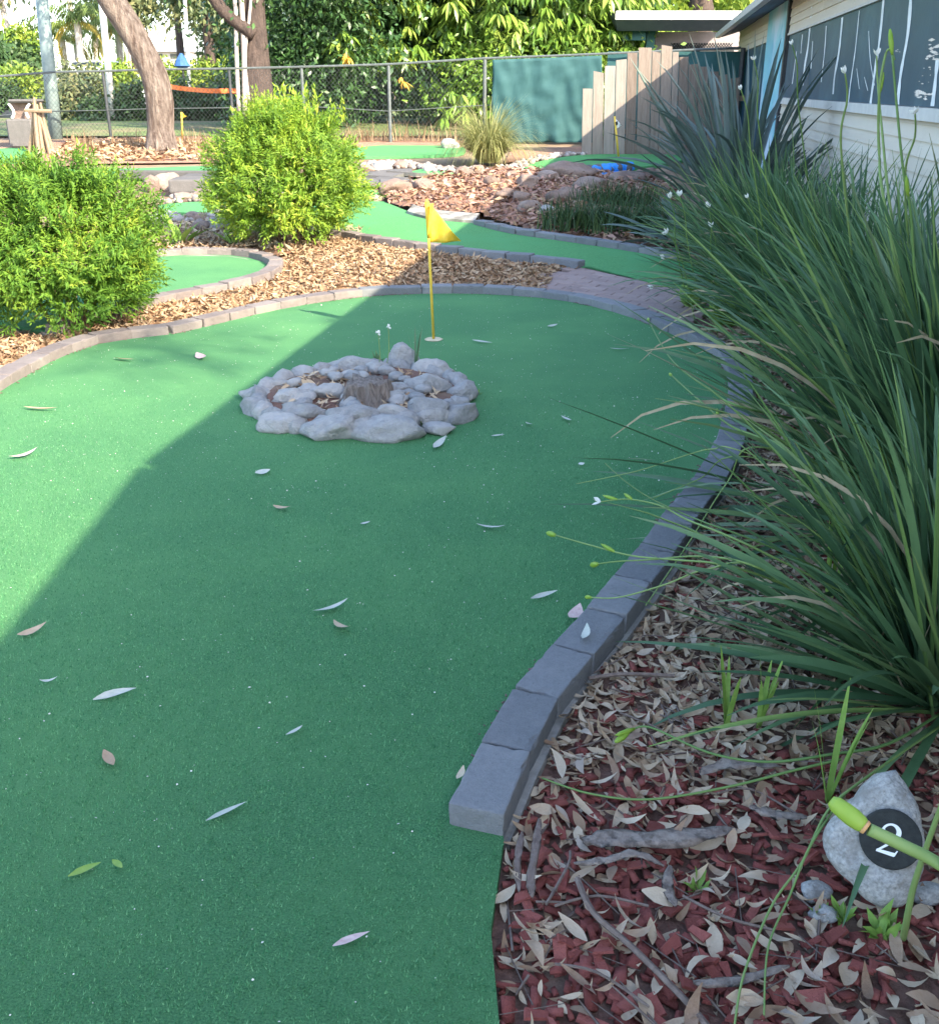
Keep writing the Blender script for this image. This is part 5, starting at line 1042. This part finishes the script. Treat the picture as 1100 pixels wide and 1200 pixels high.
# dry weeds along the fence foot
for i, (px, lb) in enumerate([(408, 'dry brown weeds at the fence foot just right of the yellow bush'), (440, 'dry brown weeds at the fence foot below the fence post'), (478, 'dry brown weeds at the middle of the fence foot'), (515, 'dry brown weeds at the fence foot left of the tussock')]):
    tuft('dry_weed', lb, G(px, 165+random.uniform(-1, 1)), 55, .42, 'drygrass', (4, 35), (.5, .15), .016, .3, group='dry weeds along the fence')
rock('rock', 'white rock at the fence foot beside the tussock', G(527, 170, .04), (.3, .22, .24), M['granite'], 99)
sheet('dirt_strip', W2([(-40, 205), (100, 190), (300, 188), (300, 170), (330, 160), (200, 158), (80, 162), (-40, 175)]), -.02, M['redmulch'])
sheet('dirt_strip', W2([(400, 172), (540, 168), (545, 163), (400, 163)]), -.018, M['redmulch'])
sheet('dirt_strip', W2([(590, 190), (640, 180), (690, 179), (690, 170), (600, 172)]), -.018, M['redmulch'])
q = scatter_in(W2([(60, 188), (300, 186), (300, 165), (80, 165)]), 2600, 71); litter3('leaf_litter', q, M['litter_sun'], (.08, .18), 72, -.01)
for i, (px, py) in enumerate([(230, 172), (250, 178), (150, 172), (100, 175)]):
    tuft('dry_weed', ['dry weed right of the leaning trunk', 'dry weed beside the yellow bush top left', 'dry weed left of the leaning trunk', 'dry weed behind the stick teepee'][i], G(px, py), 60, .35, 'drygrass', (4, 40), (.3, .15), .016, .3)

# ------------------------------------------------------------------ trees
def trunk_mesh(P, rad, m, parent, name='trunk', n=20, lump=.09, knots=()):
    pts = smooth_line(P, 8); k = len(pts); V = []; Q = []
    for i, p in enumerate(pts):
        u = i/(k-1); r0 = float(np.interp(u, np.linspace(0, 1, len(rad)), rad)); t_ = (pts[min(i+1, k-1)]-pts[max(i-1, 0)]).normalized(); a = t_.cross(Vector((0, 1, .02))).normalized(); b_ = t_.cross(a)
        for j in range(n):
            q = 2*math.pi*j/n; d = a*math.cos(q)+b_*math.sin(q); rr = r0*(1+lump*noise.noise((math.cos(q)*2+p.z*.8, math.sin(q)*2, p.z*1.6+p.x))+lump*.5*noise.noise((math.cos(q)*6, math.sin(q)*6, p.z*2)))
            V.append(p+d*rr)
    for i in range(k-1):
        for j in range(n): Q.append((i*n+j, i*n+(j+1) % n, (i+1)*n+(j+1) % n, (i+1)*n+j))
    o0 = Vector(parent.location); o = bpy.data.objects.new(name, mesh_np(name, [p-o0 for p in V], [], m, quads=Q, smooth=True)); put(o, parent); return o
def crown(parent, c, rad, ncl, per, size, m, tpl, droop=.3, seed=1, shell=.5, spread=.28, name='crown', cut=None):
    rs = np.random.RandomState(seed); d = rs.normal(size=(ncl, 3)); d /= np.linalg.norm(d, axis=1, keepdims=True); r = shell+(1.05-shell)*rs.rand(ncl)**.7
    cc = np.array(c)+d*np.array(rad)*r[:, None]*(1+.25*np.array([noise.noise((x*2, y*2, z*2+seed)) for x, y, z in d]))[:, None]
    N = ncl*per; ci = np.repeat(np.arange(ncl), per); lc = cc[ci]+rs.normal(scale=spread, size=(N, 3))
    dirs = rs.normal(size=(N, 3))*.8+d[ci]*.35-np.array([0, 0, droop*1.8]); up = rs.normal(size=(N, 3))*.7+d[ci]*.8+np.array([0, 0, .6])
    rn = np.clip(np.repeat(rs.rand(ncl), per)*.6+rs.rand(N)*.4, 0, 1)
    if cut is not None: k = cut(lc); lc, dirs, up, rn = lc[k], dirs[k], up[k], rn[k]
    V, I = inst(tpl[0], tpl[1], frames(dirs, up, size*rs.uniform(.65, 1.25, len(lc))), lc)
    return stuff(name, V, I, m, np.repeat(rn, len(tpl[0])), parent, kind='stuff')
l2 = leaf2(.2); l2n = leaf2(.13); l2w = leaf2(.32)
# leaning gum
b = G(190, 180, -.05); t = thing('leaning_gum_tree', 'thick leaning gum tree with rough pale brown bark at the left', 'tree', b)
Y = b.y; trunk_mesh([b, at(188, 150, Y), at(187, 118, Y), at(181, 90, Y), at(168, 62, Y), at(150, 30, Y), at(132, 2, Y), at(112, -35, Y), at(92, -80, Y)], [.31, .21, .225, .215, .205, .205, .205, .20, .17], M['bark'], t)
mb = MB(); mb.tube(smooth_line([at(112, -35, Y), at(150, -110, Y+.5), at(200, -190, Y+1)], 4), [.15, .14, .13, .12, .11, .1, .09, .08, .06][:9], 8); mb.build('limb', M['bark'], t, smooth=True)
crown(t, at(110, -210, Y+1.0), (3.2, 2.6, 1.3), 120, 70, .16, M['gumleaf'], l2n, .6, 3, .3, .35)
# dark trunk with thin pale stems
t = thing('dark_gum_tree', 'straight dark trunked tree with thin pale stems beside it, behind the yellow bush', 'tree', Vector((-4.9, 21.4, zg(21.4)-.1))); Y = 21.4
base = at(300, 155, Y); base.z = zg(Y)-.1; t.location = base
trunk_mesh([base, at(302, 120, Y), at(300, 80, Y), at(297, 45, Y), at(295, 5, Y), at(294, -60, Y)], [.38, .30, .27, .26, .25, .22], M['darkbark'], t)
for P, r, m_ in [([(287, 135), (286, 60), (283, 0), (280, -40)], .05, 'palebark'), ([(292, 120), (287, 70), (291, 30), (296, -20)], .03, 'palebark'), ([(280, 130), (277, 60), (276, 10), (270, -30)], .04, 'palebark'), ([(298, 40), (272, 22), (255, 4), (240, -20)], .12, 'darkbark')]:
    mb = MB(); mb.tube(smooth_line([at(x, y, Y-.3) for x, y in P], 4), r, 7); mb.build('limb' if r > .1 else 'thin_stem', M[m_], t, smooth=True)
crown(t, at(360, -60, Y+1.5), (2.6, 2.0, 2.5), 150, 90, .15, M['darkleaf'], l2, .3, 4, .3, .34)
crown(t, at(355, 70, Y+2.2), (1.5, 1.2, 1.7), 110, 90, .14, M['darkleaf'], l2, .3, 5, .2, .32, 'lower_crown')
# broad long-leaved tree behind the fence
t = thing('long_leaved_tree', 'large tree with drooping long green leaves behind the fence', 'tree', Vector((1.0, 24.5, zg(24.3)))); Y = 24.5
trunk_mesh([Vector((.6, 25.5, .6)), Vector((.7, 25.5, 1.6)), Vector((.9, 25.4, 3.2)), Vector((1.2, 25, 5))], [.3, .24, .2, .12], M['darkbark'], t)
rosT, rosF = [], []
for k in range(9):                            # a hanging whorl of leaves
    a = k*2*math.pi/9+random.uniform(-.2, .2); s = random.uniform(.5, 1.2); dd = np.array([[math.cos(a)*math.sin(s), math.sin(a)*math.sin(s), -math.cos(s)]]); V, I = inst(*leafT(.11, -.18, .03), frames(dd, np.array([[0, 0, 1.]]), np.array([random.uniform(.75, 1.1)])), np.array([[0, 0, 0.]])); rosF.append(I+sum(len(x) for x in rosT)); rosT.append(V)
rosT, rosF = np.concatenate(rosT), np.concatenate(rosF)
def whorls(parent, pts, size, m, seed, name, rn=(0, 1)):
    rs = np.random.RandomState(seed); n = len(pts); ax = np.stack([rs.normal(scale=.35, size=n), np.ones(n), rs.normal(scale=.35, size=n)], 1)
    ang = rs.uniform(0, 6.28, n); Mx = np.zeros((n, 3, 3)); sc = size*rs.uniform(.7, 1.25, n); c_, s_ = np.cos(ang)*sc, np.sin(ang)*sc
    Mx[:, 0, 0] = c_; Mx[:, 0, 1] = -s_; Mx[:, 1, 0] = s_; Mx[:, 1, 1] = c_; Mx[:, 2, 2] = sc; Mx[:, 0, 2] = rs.normal(scale=.3, size=n)*sc; Mx[:, 1, 2] = rs.normal(scale=.3, size=n)*sc
    V, I = inst(rosT, rosF, Mx, np.array(pts)); stuff(name, V, I, m, np.repeat(rs.uniform(rn[0], rn[1], n), len(rosT)), parent, kind='stuff')
rs = np.random.RandomState(77)
def surf(c, rad, n, zmin=None, front=True):
    d = rs.normal(size=(n*3, 3)); d /= np.linalg.norm(d, axis=1, keepdims=True); d = d[d[:, 1] < .25] if front else d; d = d[:n]; r = .72+.33*rs.rand(len(d))+.2*np.array([noise.noise((x*3, y*3, z*3)) for x, y, z in d]); return np.array(c)+d*np.array(rad)*r[:, None]
c1 = at(620, -10, 25.2); c2 = at(470, -30, 25.0)
whorls(t, np.concatenate([surf(c1, (2.6, 2.2, 2.0), 520), surf(at(690, 20, 25.5), (1.6, 1.5, 1.9), 260), surf(c2, (2.2, 1.9, 1.9), 260)]), .40, M['mango'], 5, 'crown', (.25, 1))
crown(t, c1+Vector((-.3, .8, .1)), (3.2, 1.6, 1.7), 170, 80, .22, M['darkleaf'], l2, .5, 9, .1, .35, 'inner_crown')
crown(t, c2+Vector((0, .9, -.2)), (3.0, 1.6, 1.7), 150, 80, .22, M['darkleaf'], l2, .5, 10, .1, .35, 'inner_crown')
whorls(t, np.array([at(x, y, 22.5) for x, y in [(520, 112), (530, 106), (541, 110), (548, 120), (535, 122), (524, 128), (545, 132), (555, 112), (520, 136), (412, 42), (402, 35), (395, 45), (406, 55)]]), .34, M['mango'], 6, 'low_branch', (.4, .9))
whorls(t, np.array([at(x, y, 22.3) for x, y in [(405, 62), (408, 66), (470, 90), (473, 95)]]), .20, M['yellowleaf'], 7, 'yellowing_leaves', (.4, .9))
# dark shrubs filling behind the mesh
for i, (px, py, sx, sz, Y, m_, lb) in enumerate([(330, 120, 1.2, 1.0, 23.5, 'darkleaf', 'dark shrub behind the fence below the dark tree'), (385, 95, 1.5, 1.2, 26.5, 'darkleaf', 'dark shrub behind the fence right of the yellow bush'), (545, 105, 1.3, 1.1, 24.5, 'darkleaf', 'dark shrub behind the fence post by the shade cloth'), (600, 110, 1.7, 1.2, 23.5, 'mango', 'leafy shrub behind the green shade cloth'), (680, 105, 1.5, 1.2, 24, 'mango', 'leafy shrub behind the top of the plank fence'), (470, 88, 1.9, .9, 30, 'darkleaf', 'dark shrub in the gap under the long leaved tree')]):
    c = at(px, py, Y); b = Vector((c.x, Y, zg(Y))); t = thing('shrub', lb, 'shrub', b)
    crown(t, c, (sx, .9, sz), 90, 70, .16, M[m_], l2, .3, 20+i, .2, .25, 'foliage'); mb = MB(); mb.tube([b, c], [.06, .03], 6); mb.build('stem', M['darkbark'], t)
# trees farther off, behind house and shed and to the left
def simple_tree(label, px, pyb, pyt, wpx, Y, m_, seed, trunkm='darkbark', size=.22, ncl=120, per=70, name='tree', tr=.2, low=0.25, tpl=None, droop=.3, group=None):
    b = at(px, pyb, Y); b.z = zg(Y)-.1; T = at(px, pyt, Y); h_ = T.z-b.z; w_ = wpx/F*Y*1.05; t = thing(name, label, 'tree', b, group)
    trunk_mesh([b, b+Vector((.1, 0, h_*.3)), b+Vector((0, 0, h_*.62)), b+Vector((.1, 0, h_*.85))], [tr, tr*.8, tr*.6, tr*.2], M[trunkm], t, n=10)
    crown(t, b+Vector((0, 0, h_*(low+1)/2)), (w_/2, w_/2*.8, h_*(1-low)/2), ncl, per, size, M[m_], tpl or l2, droop, seed, .15, w_*.085)
    return t
simple_tree('bright green tree behind the flat roofed shed', 770, 110, -150, 230, 36, 'brightleaf', 31, size=.3, ncl=200)
simple_tree('yellow green tree behind the left end of the shed roof', 712, 110, -60, 120, 31, 'brightleaf', 32, size=.26)
simple_tree('tree beyond the house roof at the top right', 880, 100, -160, 160, 45, 'brightleaf', 33, size=.34)
mb = MB(); b = at(820, 60, 33); b.z = .6; mb.tube([b, at(822, 12, 33), at(815, -40, 33)], [.4, .36, .3], 10); tt_ = thing('gum_tree', 'dark tree trunk rising behind the shed roof', 'tree', b); mb.build('trunk', M['darkbark'], tt_, smooth=True); crown(tt_, b+Vector((0, 0, 6.5)), (2.2, 2, 1.6), 80, 60, .28, M['gumleaf'], l2, .4, 55, .2, .4)
simple_tree('grey green gum tree between the leaning trunk and the dark trunk', 248, 130, -140, 120, 34, 'gumleaf', 34, size=.22, ncl=105, low=.38)
simple_tree('tall gum tree left of the white house', 215, 120, -190, 130, 48, 'gumleaf', 35, size=.32, ncl=130, low=.55)
simple_tree('round dark green tree at the far left edge', 12, 130, 52, 70, 40, 'hedge', 36, size=.26, low=.4)
simple_tree('yellowish tree behind the green pole', 30, 118, 34, 46, 44, 'brightleaf', 37, size=.28, low=.4, ncl=60)
simple_tree('feathery tree at the top left corner', 20, 120, -120, 150, 52, 'gumleaf', 38, size=.34, low=.55, ncl=110, trunkm='palebark')
simple_tree('big eucalypt far behind the palms', 95, 110, -150, 170, 62, 'gumleaf', 39, size=.4, low=.62, ncl=70, trunkm='palebark')
simple_tree('far tree right of the white pole', 160, 110, -60, 80, 58, 'gumleaf', 40, size=.36, low=.5, ncl=60)
simple_tree('far dark tree behind the orange tape', 272, 120, -10, 60, 46, 'gumleaf', 41, size=.3, low=.35, ncl=60)
simple_tree('tall dark tree closing the view behind the long leaved tree, left', 400, 110, -220, 260, 44, 'darkleaf', 42, size=.36, low=.05, ncl=260)
simple_tree('tall dark tree closing the view behind the long leaved tree, right', 560, 110, -220, 260, 46, 'hedge', 43, size=.36, low=.05, ncl=260)
# gum tree behind the house whose thin crown dapples the sunlit turf
tb = Vector((9.2, -3.2, 0)); t = thing('gum_tree', 'gum tree standing behind the weatherboard house, outside the picture', 'tree', tb)
trunk_mesh([tb, tb+Vector((.1, .1, 3)), tb+Vector((-.2, .3, 6)), tb+Vector((-.5, .4, 8.5))], [.3, .24, .17, .06], M['bark'], t, n=12)
for cx_, cy_, rz in ((225, 400, (.62, .5, .4)), (140, 412, (.3, .35, .3))):
    g0 = G(cx_, cy_); crown(t, g0+SUN*(8.2/SUN.z), rz, 13, 15, .15, M['gumleaf'], l2n, .6, cx_, .1, .2)
# palms
def palm(label, px, pyb, pyt, Y, seed):
    rs_ = random.Random(seed); b = at(px, pyb, Y); b.z = zg(Y)-.1; T = at(px+rs_.uniform(-3, 3), pyt, Y); t = thing('palm_tree', label, 'palm', b, 'palms in the distance at the left')
    trunk_mesh([b, b.lerp(T, .5)+Vector((.1, 0, 0)), T], [.24, .17, .15], M['palebark'], t, n=8, lump=.04)
    for k in range(15):
        a = rs_.uniform(0, 6.28); el = rs_.uniform(-.2, 1.2); L_ = rs_.uniform(1.7, 2.5); pts = []; p = T.copy(); e = el
        for i in range(8): pts.append(p.copy()); p = p+Vector((math.cos(a)*math.cos(e), math.sin(a)*math.cos(e), math.sin(e)))*L_/7; e -= .30
        n = 36; ii = np.linspace(.4, 6.9, n); P = np.array([tuple(q) for q in pts]); pos = np.stack([np.interp(ii, range(8), P[:, q]) for q in range(3)], 1); side = np.array([-math.sin(a), math.cos(a), 0])
        dirs = side[None]*np.where(np.arange(n) % 2, 1, -1)[:, None]*.7+np.array([math.cos(a)*.4, math.sin(a)*.4, -.75]); V, I = inst(*leaf2(.06), frames(dirs, np.array([0, 0, 1.])+RS.normal(scale=.2, size=(n, 3)), np.full(n, .6)), pos)
        stuff('frond', V, I, M['palmleaf'], np.full(len(V), (rs_.uniform(.75, 1) if el < .15 else rs_.uniform(0, .6))), t, kind='stuff')
for i, (px, pyb, pyt, Y, lb) in enumerate([(91, 95, 22, 50, 'palm with orange fronds left of the pale pole'), (72, 95, 40, 56, 'shorter palm right of the green pole'), (110, 92, 10, 58, 'tall palm just left of the pale pole'), (137, 95, 30, 54, 'palm close to the left side of the leaning trunk'), (30, 100, 40, 60, 'palm left of the green pole'), (150, 92, 5, 64, 'tall far palm behind the leaning trunk')]): palm(lb, px, pyb, pyt, Y, 80+i)
# clipped shrubs and hedge beyond the fence
for i, (px, py, w_, h_, Y, m_, lb) in enumerate([(109, 134, 22, 22, 27, 'hedge', 'small clipped dark ball shrub left of the leaning trunk'), (138, 134, 24, 24, 27.3, 'hedge', 'clipped dark ball shrub between the small ball and the trunk'), (158, 128, 26, 42, 27, 'hedge', 'tall clipped dark shrub just left of the trunk'), (213, 125, 26, 40, 27.5, 'hedge', 'clipped dark shrub right of the trunk'), (240, 128, 26, 38, 27.2, 'hedge', 'clipped dark shrub under the orange tape'), (266, 125, 28, 44, 27.6, 'hedge', 'clipped dark shrub beside the dark trunk'),
       (24, 103, 30, 26, 31, 'brightleaf', 'yellow green shrub at the far left behind the fence'), (45, 105, 30, 28, 32, 'gumleaf', 'mixed shrub left of the green pole'), (80, 122, 40, 46, 28, 'gumleaf', 'twiggy brown green shrub right of the green pole'), (100, 98, 46, 30, 33, 'gumleaf', 'low hedge shrub under the white wall'), (138, 97, 40, 28, 33.5, 'brightleaf', 'bright shrub behind the pale pole'), (205, 95, 30, 20, 33, 'brightleaf', 'yellow green shrub right of the leaning trunk'), (240, 95, 40, 22, 33.5, 'brightleaf', 'yellow green shrub behind the orange tape'), (275, 95, 24, 26, 33, 'brightleaf', 'bright shrub beside the dark trunk'), (5, 125, 30, 40, 30, 'hedge', 'dark shrub cut off by the left edge')]):
    c = at(px, py, Y); b = Vector((c.x, Y, zg(Y))); t = thing('shrub', lb, 'shrub', b); sx = w_/F*Y*.55; sz = h_/F*Y*.55
    crown(t, c, (sx, sx, sz), 60, 50, .13 if i < 6 else .17, M[m_], l2w if i < 6 else l2, .1, 120+i, .45 if i < 6 else .2, .09 if i < 6 else .16, 'foliage'); mb = MB(); mb.tube([b, c], [.05, .03], 6); mb.build('stem', M['darkbark'], t)

# ------------------------------------------------------------------ street things in the distance
def pole(label, x0, y0, x1, y1, Y, r, m_, name='pole', cat='pole'):
    b = at(x0, y0, Y); b.z = zg(Y)-.05; T = at(x1, y1, Y); mb = MB(); mb.tube([b, b.lerp(T, .5), T], [r, r*.95, r*.9], 10); return tag(mb.build(name, M[m_], origin=b, smooth=True), label, cat)
pole('thick grey green pole at the left, in front of the palms', 65, 155, 46, -30, 21, .125, 'polegreen')
pole('slim pale pole left of the leaning trunk', 130, 120, 116, -30, 27, .085, 'polewhite')
pole('thin white pole between the leaning trunk and the dark trunk', 222, 120, 215, -30, 30, .05, 'polewhite')
c = at(214, 68, 30); t = thing('blue_umbrella', 'folded dark blue umbrella behind the fence by the thin white pole', 'umbrella', Vector((c.x, 30, zg(30)))); 
mb = MB(); k = 8; mb.tube([at(212, 62, 30), at(213, 70, 30), at(214, 77, 30), at(214, 80, 30)], [.03, .16, .22, .12], 9); mb.build('canopy', M['blueflag'], t); mb = MB(); mb.tube([at(214, 80, 30), Vector((c.x, 30, zg(30)))], .03, 6); mb.build('pole', M['darkmetal'], t)
mb = MB(); pr = None
P = smooth_line([at(192, 100, 22.8), at(215, 103.5, 22.8), at(245, 106, 22.8), at(280, 106, 22.8)], 5)
for i, p in enumerate(P):
    ring_ = [p+Vector((0, -.006, -.045)), p+Vector((0, .006, -.045)), p+Vector((0, .006+.02*math.sin(i), .045)), p+Vector((0, -.006+.02*math.sin(i), .045))]
    if pr: mb.add(pr+ring_, [(j, (j+1) % 4, 4+(j+1) % 4, 4+j) for j in range(4)])
    pr = ring_
tag(mb.build('barrier_tape', M['orange'], origin=P[0]), 'orange barrier tape strung between the leaning trunk and the dark trunk', 'tape')
mb = MB(); Y = 40; a, b = at(-40, 98, Y), at(300, 90, Y); mb.hexa([(a.x, Y, .5), (b.x, Y, .5), (b.x, Y+.25, .5), (a.x, Y+.25, .5)], [(a.x, Y, at(0, 86, Y).z), (b.x, Y, at(0, 88, Y).z), (b.x, Y+.25, at(0, 88, Y).z), (a.x, Y+.25, at(0, 86, Y).z)]); tag(mb.build('garden_wall', M['white'], origin=(a.x, Y, .5)), 'long low white wall beyond the palms', 'wall')
hs = thing('white_house', 'small white house with a pale gable far behind the leaning trunk', 'house', at(205, 90, 70)); hs.location.z = .6; Y = 70
mb = MB(); pxbox(mb, 180, 219, 60, 92, Y, Y+6); mb.build('wall', M['white'], hs)
mb = MB(); z0 = at(0, 60, Y).z; A, B = at(178, 60, Y-.4), at(222, 60, Y-.4); z1 = at(0, 53, Y).z; mb.add([(A.x, Y-.4, z0), (B.x, Y-.4, z0), (B.x, Y+6.4, z0), (A.x, Y+6.4, z0), (A.x+.5, Y+3, z1), (B.x-.5, Y+3, z1)], [(0, 1, 5, 4), (2, 3, 4, 5), (0, 4, 3), (1, 2, 5), (3, 2, 1, 0)]); mb.build('roof', M['gutter'], hs)
for x0, x1 in ((183, 191), (199, 209)):
    mb = MB(); pxbox(mb, x0, x1, 62, 69, Y-.06, Y-.02); f_ = mb.build('window', M['white'], hs); mb = MB(); pxbox(mb, x0+.8, x1-.8, 62.7, 68.3, Y-.09, Y-.061); mb.build('pane', M['glass'], f_)
# white van-like car behind the hedge
def car(label, px, py, Y, body_m, s=1.0, ang=0.0):
    c = at(px, py, Y); b = Vector((c.x, Y, c.z-1.35*s)); t = thing('parked_car', label, 'car', b, rot=(0, 0, ang)); L0, W0 = 1.9, 4.4
    def part(name, mb, m): 
        me = bpy.data.meshes.new(name); me.from_pydata(mb.v, [], mb.f); me.materials.append(M[m]); o = bpy.data.objects.new(name, me); put(o, t); return o
    x, y = .92, 2.2
    mb = MB(); mb.hexa([(-x, -y, .35), (x, -y, .35), (x, y, .35), (-x, y, .35)], [(-x, -y+.05, 1.0), (x, -y+.05, 1.0), (x, y-.05, 1.0), (-x, y-.05, 1.0)]); o = part('body', mb, body_m); o.modifiers.new('b', 'BEVEL').width = .12
    mb = MB(); mb.hexa([(-x+.04, -y+.9, 1.0), (x-.04, -y+.9, 1.0), (x-.04, y-.3, 1.0), (-x+.04, y-.3, 1.0)], [(-x+.2, -y+1.6, 1.72), (x-.2, -y+1.6, 1.72), (x-.2, y-.6, 1.72), (-x+.2, y-.6, 1.72)]); o = part('cabin', mb, body_m); o.modifiers.new('b', 'BEVEL').width = .06
    mb = MB(); q = .012; mb.add([(-x+.16, -y+1.0-q, 1.08), (x-.16, -y+1.0-q, 1.08), (x-.27, -y+1.53-q, 1.64), (-x+.27, -y+1.53-q, 1.64)], [(0, 1, 2, 3)]); part('windscreen', mb, 'glass')
    for sx in (-1, 1):
        for yy in (-1.35, 1.35):
            mb = MB(); mb.tube([(sx*(x-.1), yy, .33), (sx*(x+.02), yy, .33)], .33, 14); part('wheel', mb, 'tyre')
        mb = MB(); mb.tube([(sx*.62, -y-.02, .78), (sx*.62, -y+.05, .78)], .12, 10); part('headlight', mb, 'glass')
        mb = MB(); mb.add([(sx*(x-.055), -y+1.25, 1.08), (sx*(x-.055), y-.5, 1.08), (sx*(x-.165), y-.8, 1.62), (sx*(x-.165), -y+1.65, 1.62)], [(0, 1, 2, 3)]); part('side_window', mb, 'glass')
    return t
car('white four wheel drive parked beyond the low white wall', 109, 81, 50, 'carpaint')
car('dark car cut off by the left edge behind the fence', -8, 112, 31, 'darkmetal', 1.0, R(60))
# stone pedestal and teepee of sticks
p = G(22, 172); Y = p.y; t = thing('stone_pedestal', 'grey stone pedestal with curved white brackets at the left edge', 'pedestal', p)
mb = MB(); pxbox(mb, 11, 36, 139, 173, Y, Y+.5); o = mb.build('block', M['slab'], t); o.modifiers.new('b', 'BEVEL').width = .03
mb = MB(); pxbox(mb, 8, 38, 116, 120.5, Y-.02, Y+.52); o = mb.build('cap', M['slab'], t); o.modifiers.new('b', 'BEVEL').width = .03
mb = MB(); pxbox(mb, 16, 31, 120.6, 138.9, Y+.15, Y+.4); mb.build('core', M['rock'], t)
for pts in ([(10, 121), (15, 128), (16, 134), (14, 138)], [(35, 121), (31, 127), (31, 133), (34, 138)]):
    mb = MB(); mb.tube(smooth_line([at(x, y, Y+.03) for x, y in pts], 4), .024, 6); mb.build('bracket', M['polewhite'], t)
p = G(45, 178); Y = p.y; t = thing('stick_teepee', 'teepee of dry leaning sticks in front of the stone pedestal', 'sticks', p)
for (x0, y0), (x1, y1), dy in [((33, 171), (40, 122), 0), ((38, 174), (41, 118), .1), ((45, 178), (40, 114), -.25), ((50, 176), (43, 122), -.15), ((55, 170), (46, 130), .2), ((61, 168), (47, 120), 0), ((42, 177), (44, 126), .2), ((58, 176), (44, 128), -.1)]:
    a, b = at(x0, y0, Y+dy), at(x1, y1, Y+.05); a.z = zg(a.y)-.02; mb = MB(); mb.tube([a, a.lerp(b, .5)+Vector((random.uniform(-.02, .02), 0, 0)), b], [.035, .03, .022], 6); mb.build('stick', M['stick'], t)
mb = MB(); mb.tube([at(29, 129, Y-.05), at(60, 130, Y-.05)], .03, 6); mb.build('cross_stick', M['stick'], t)
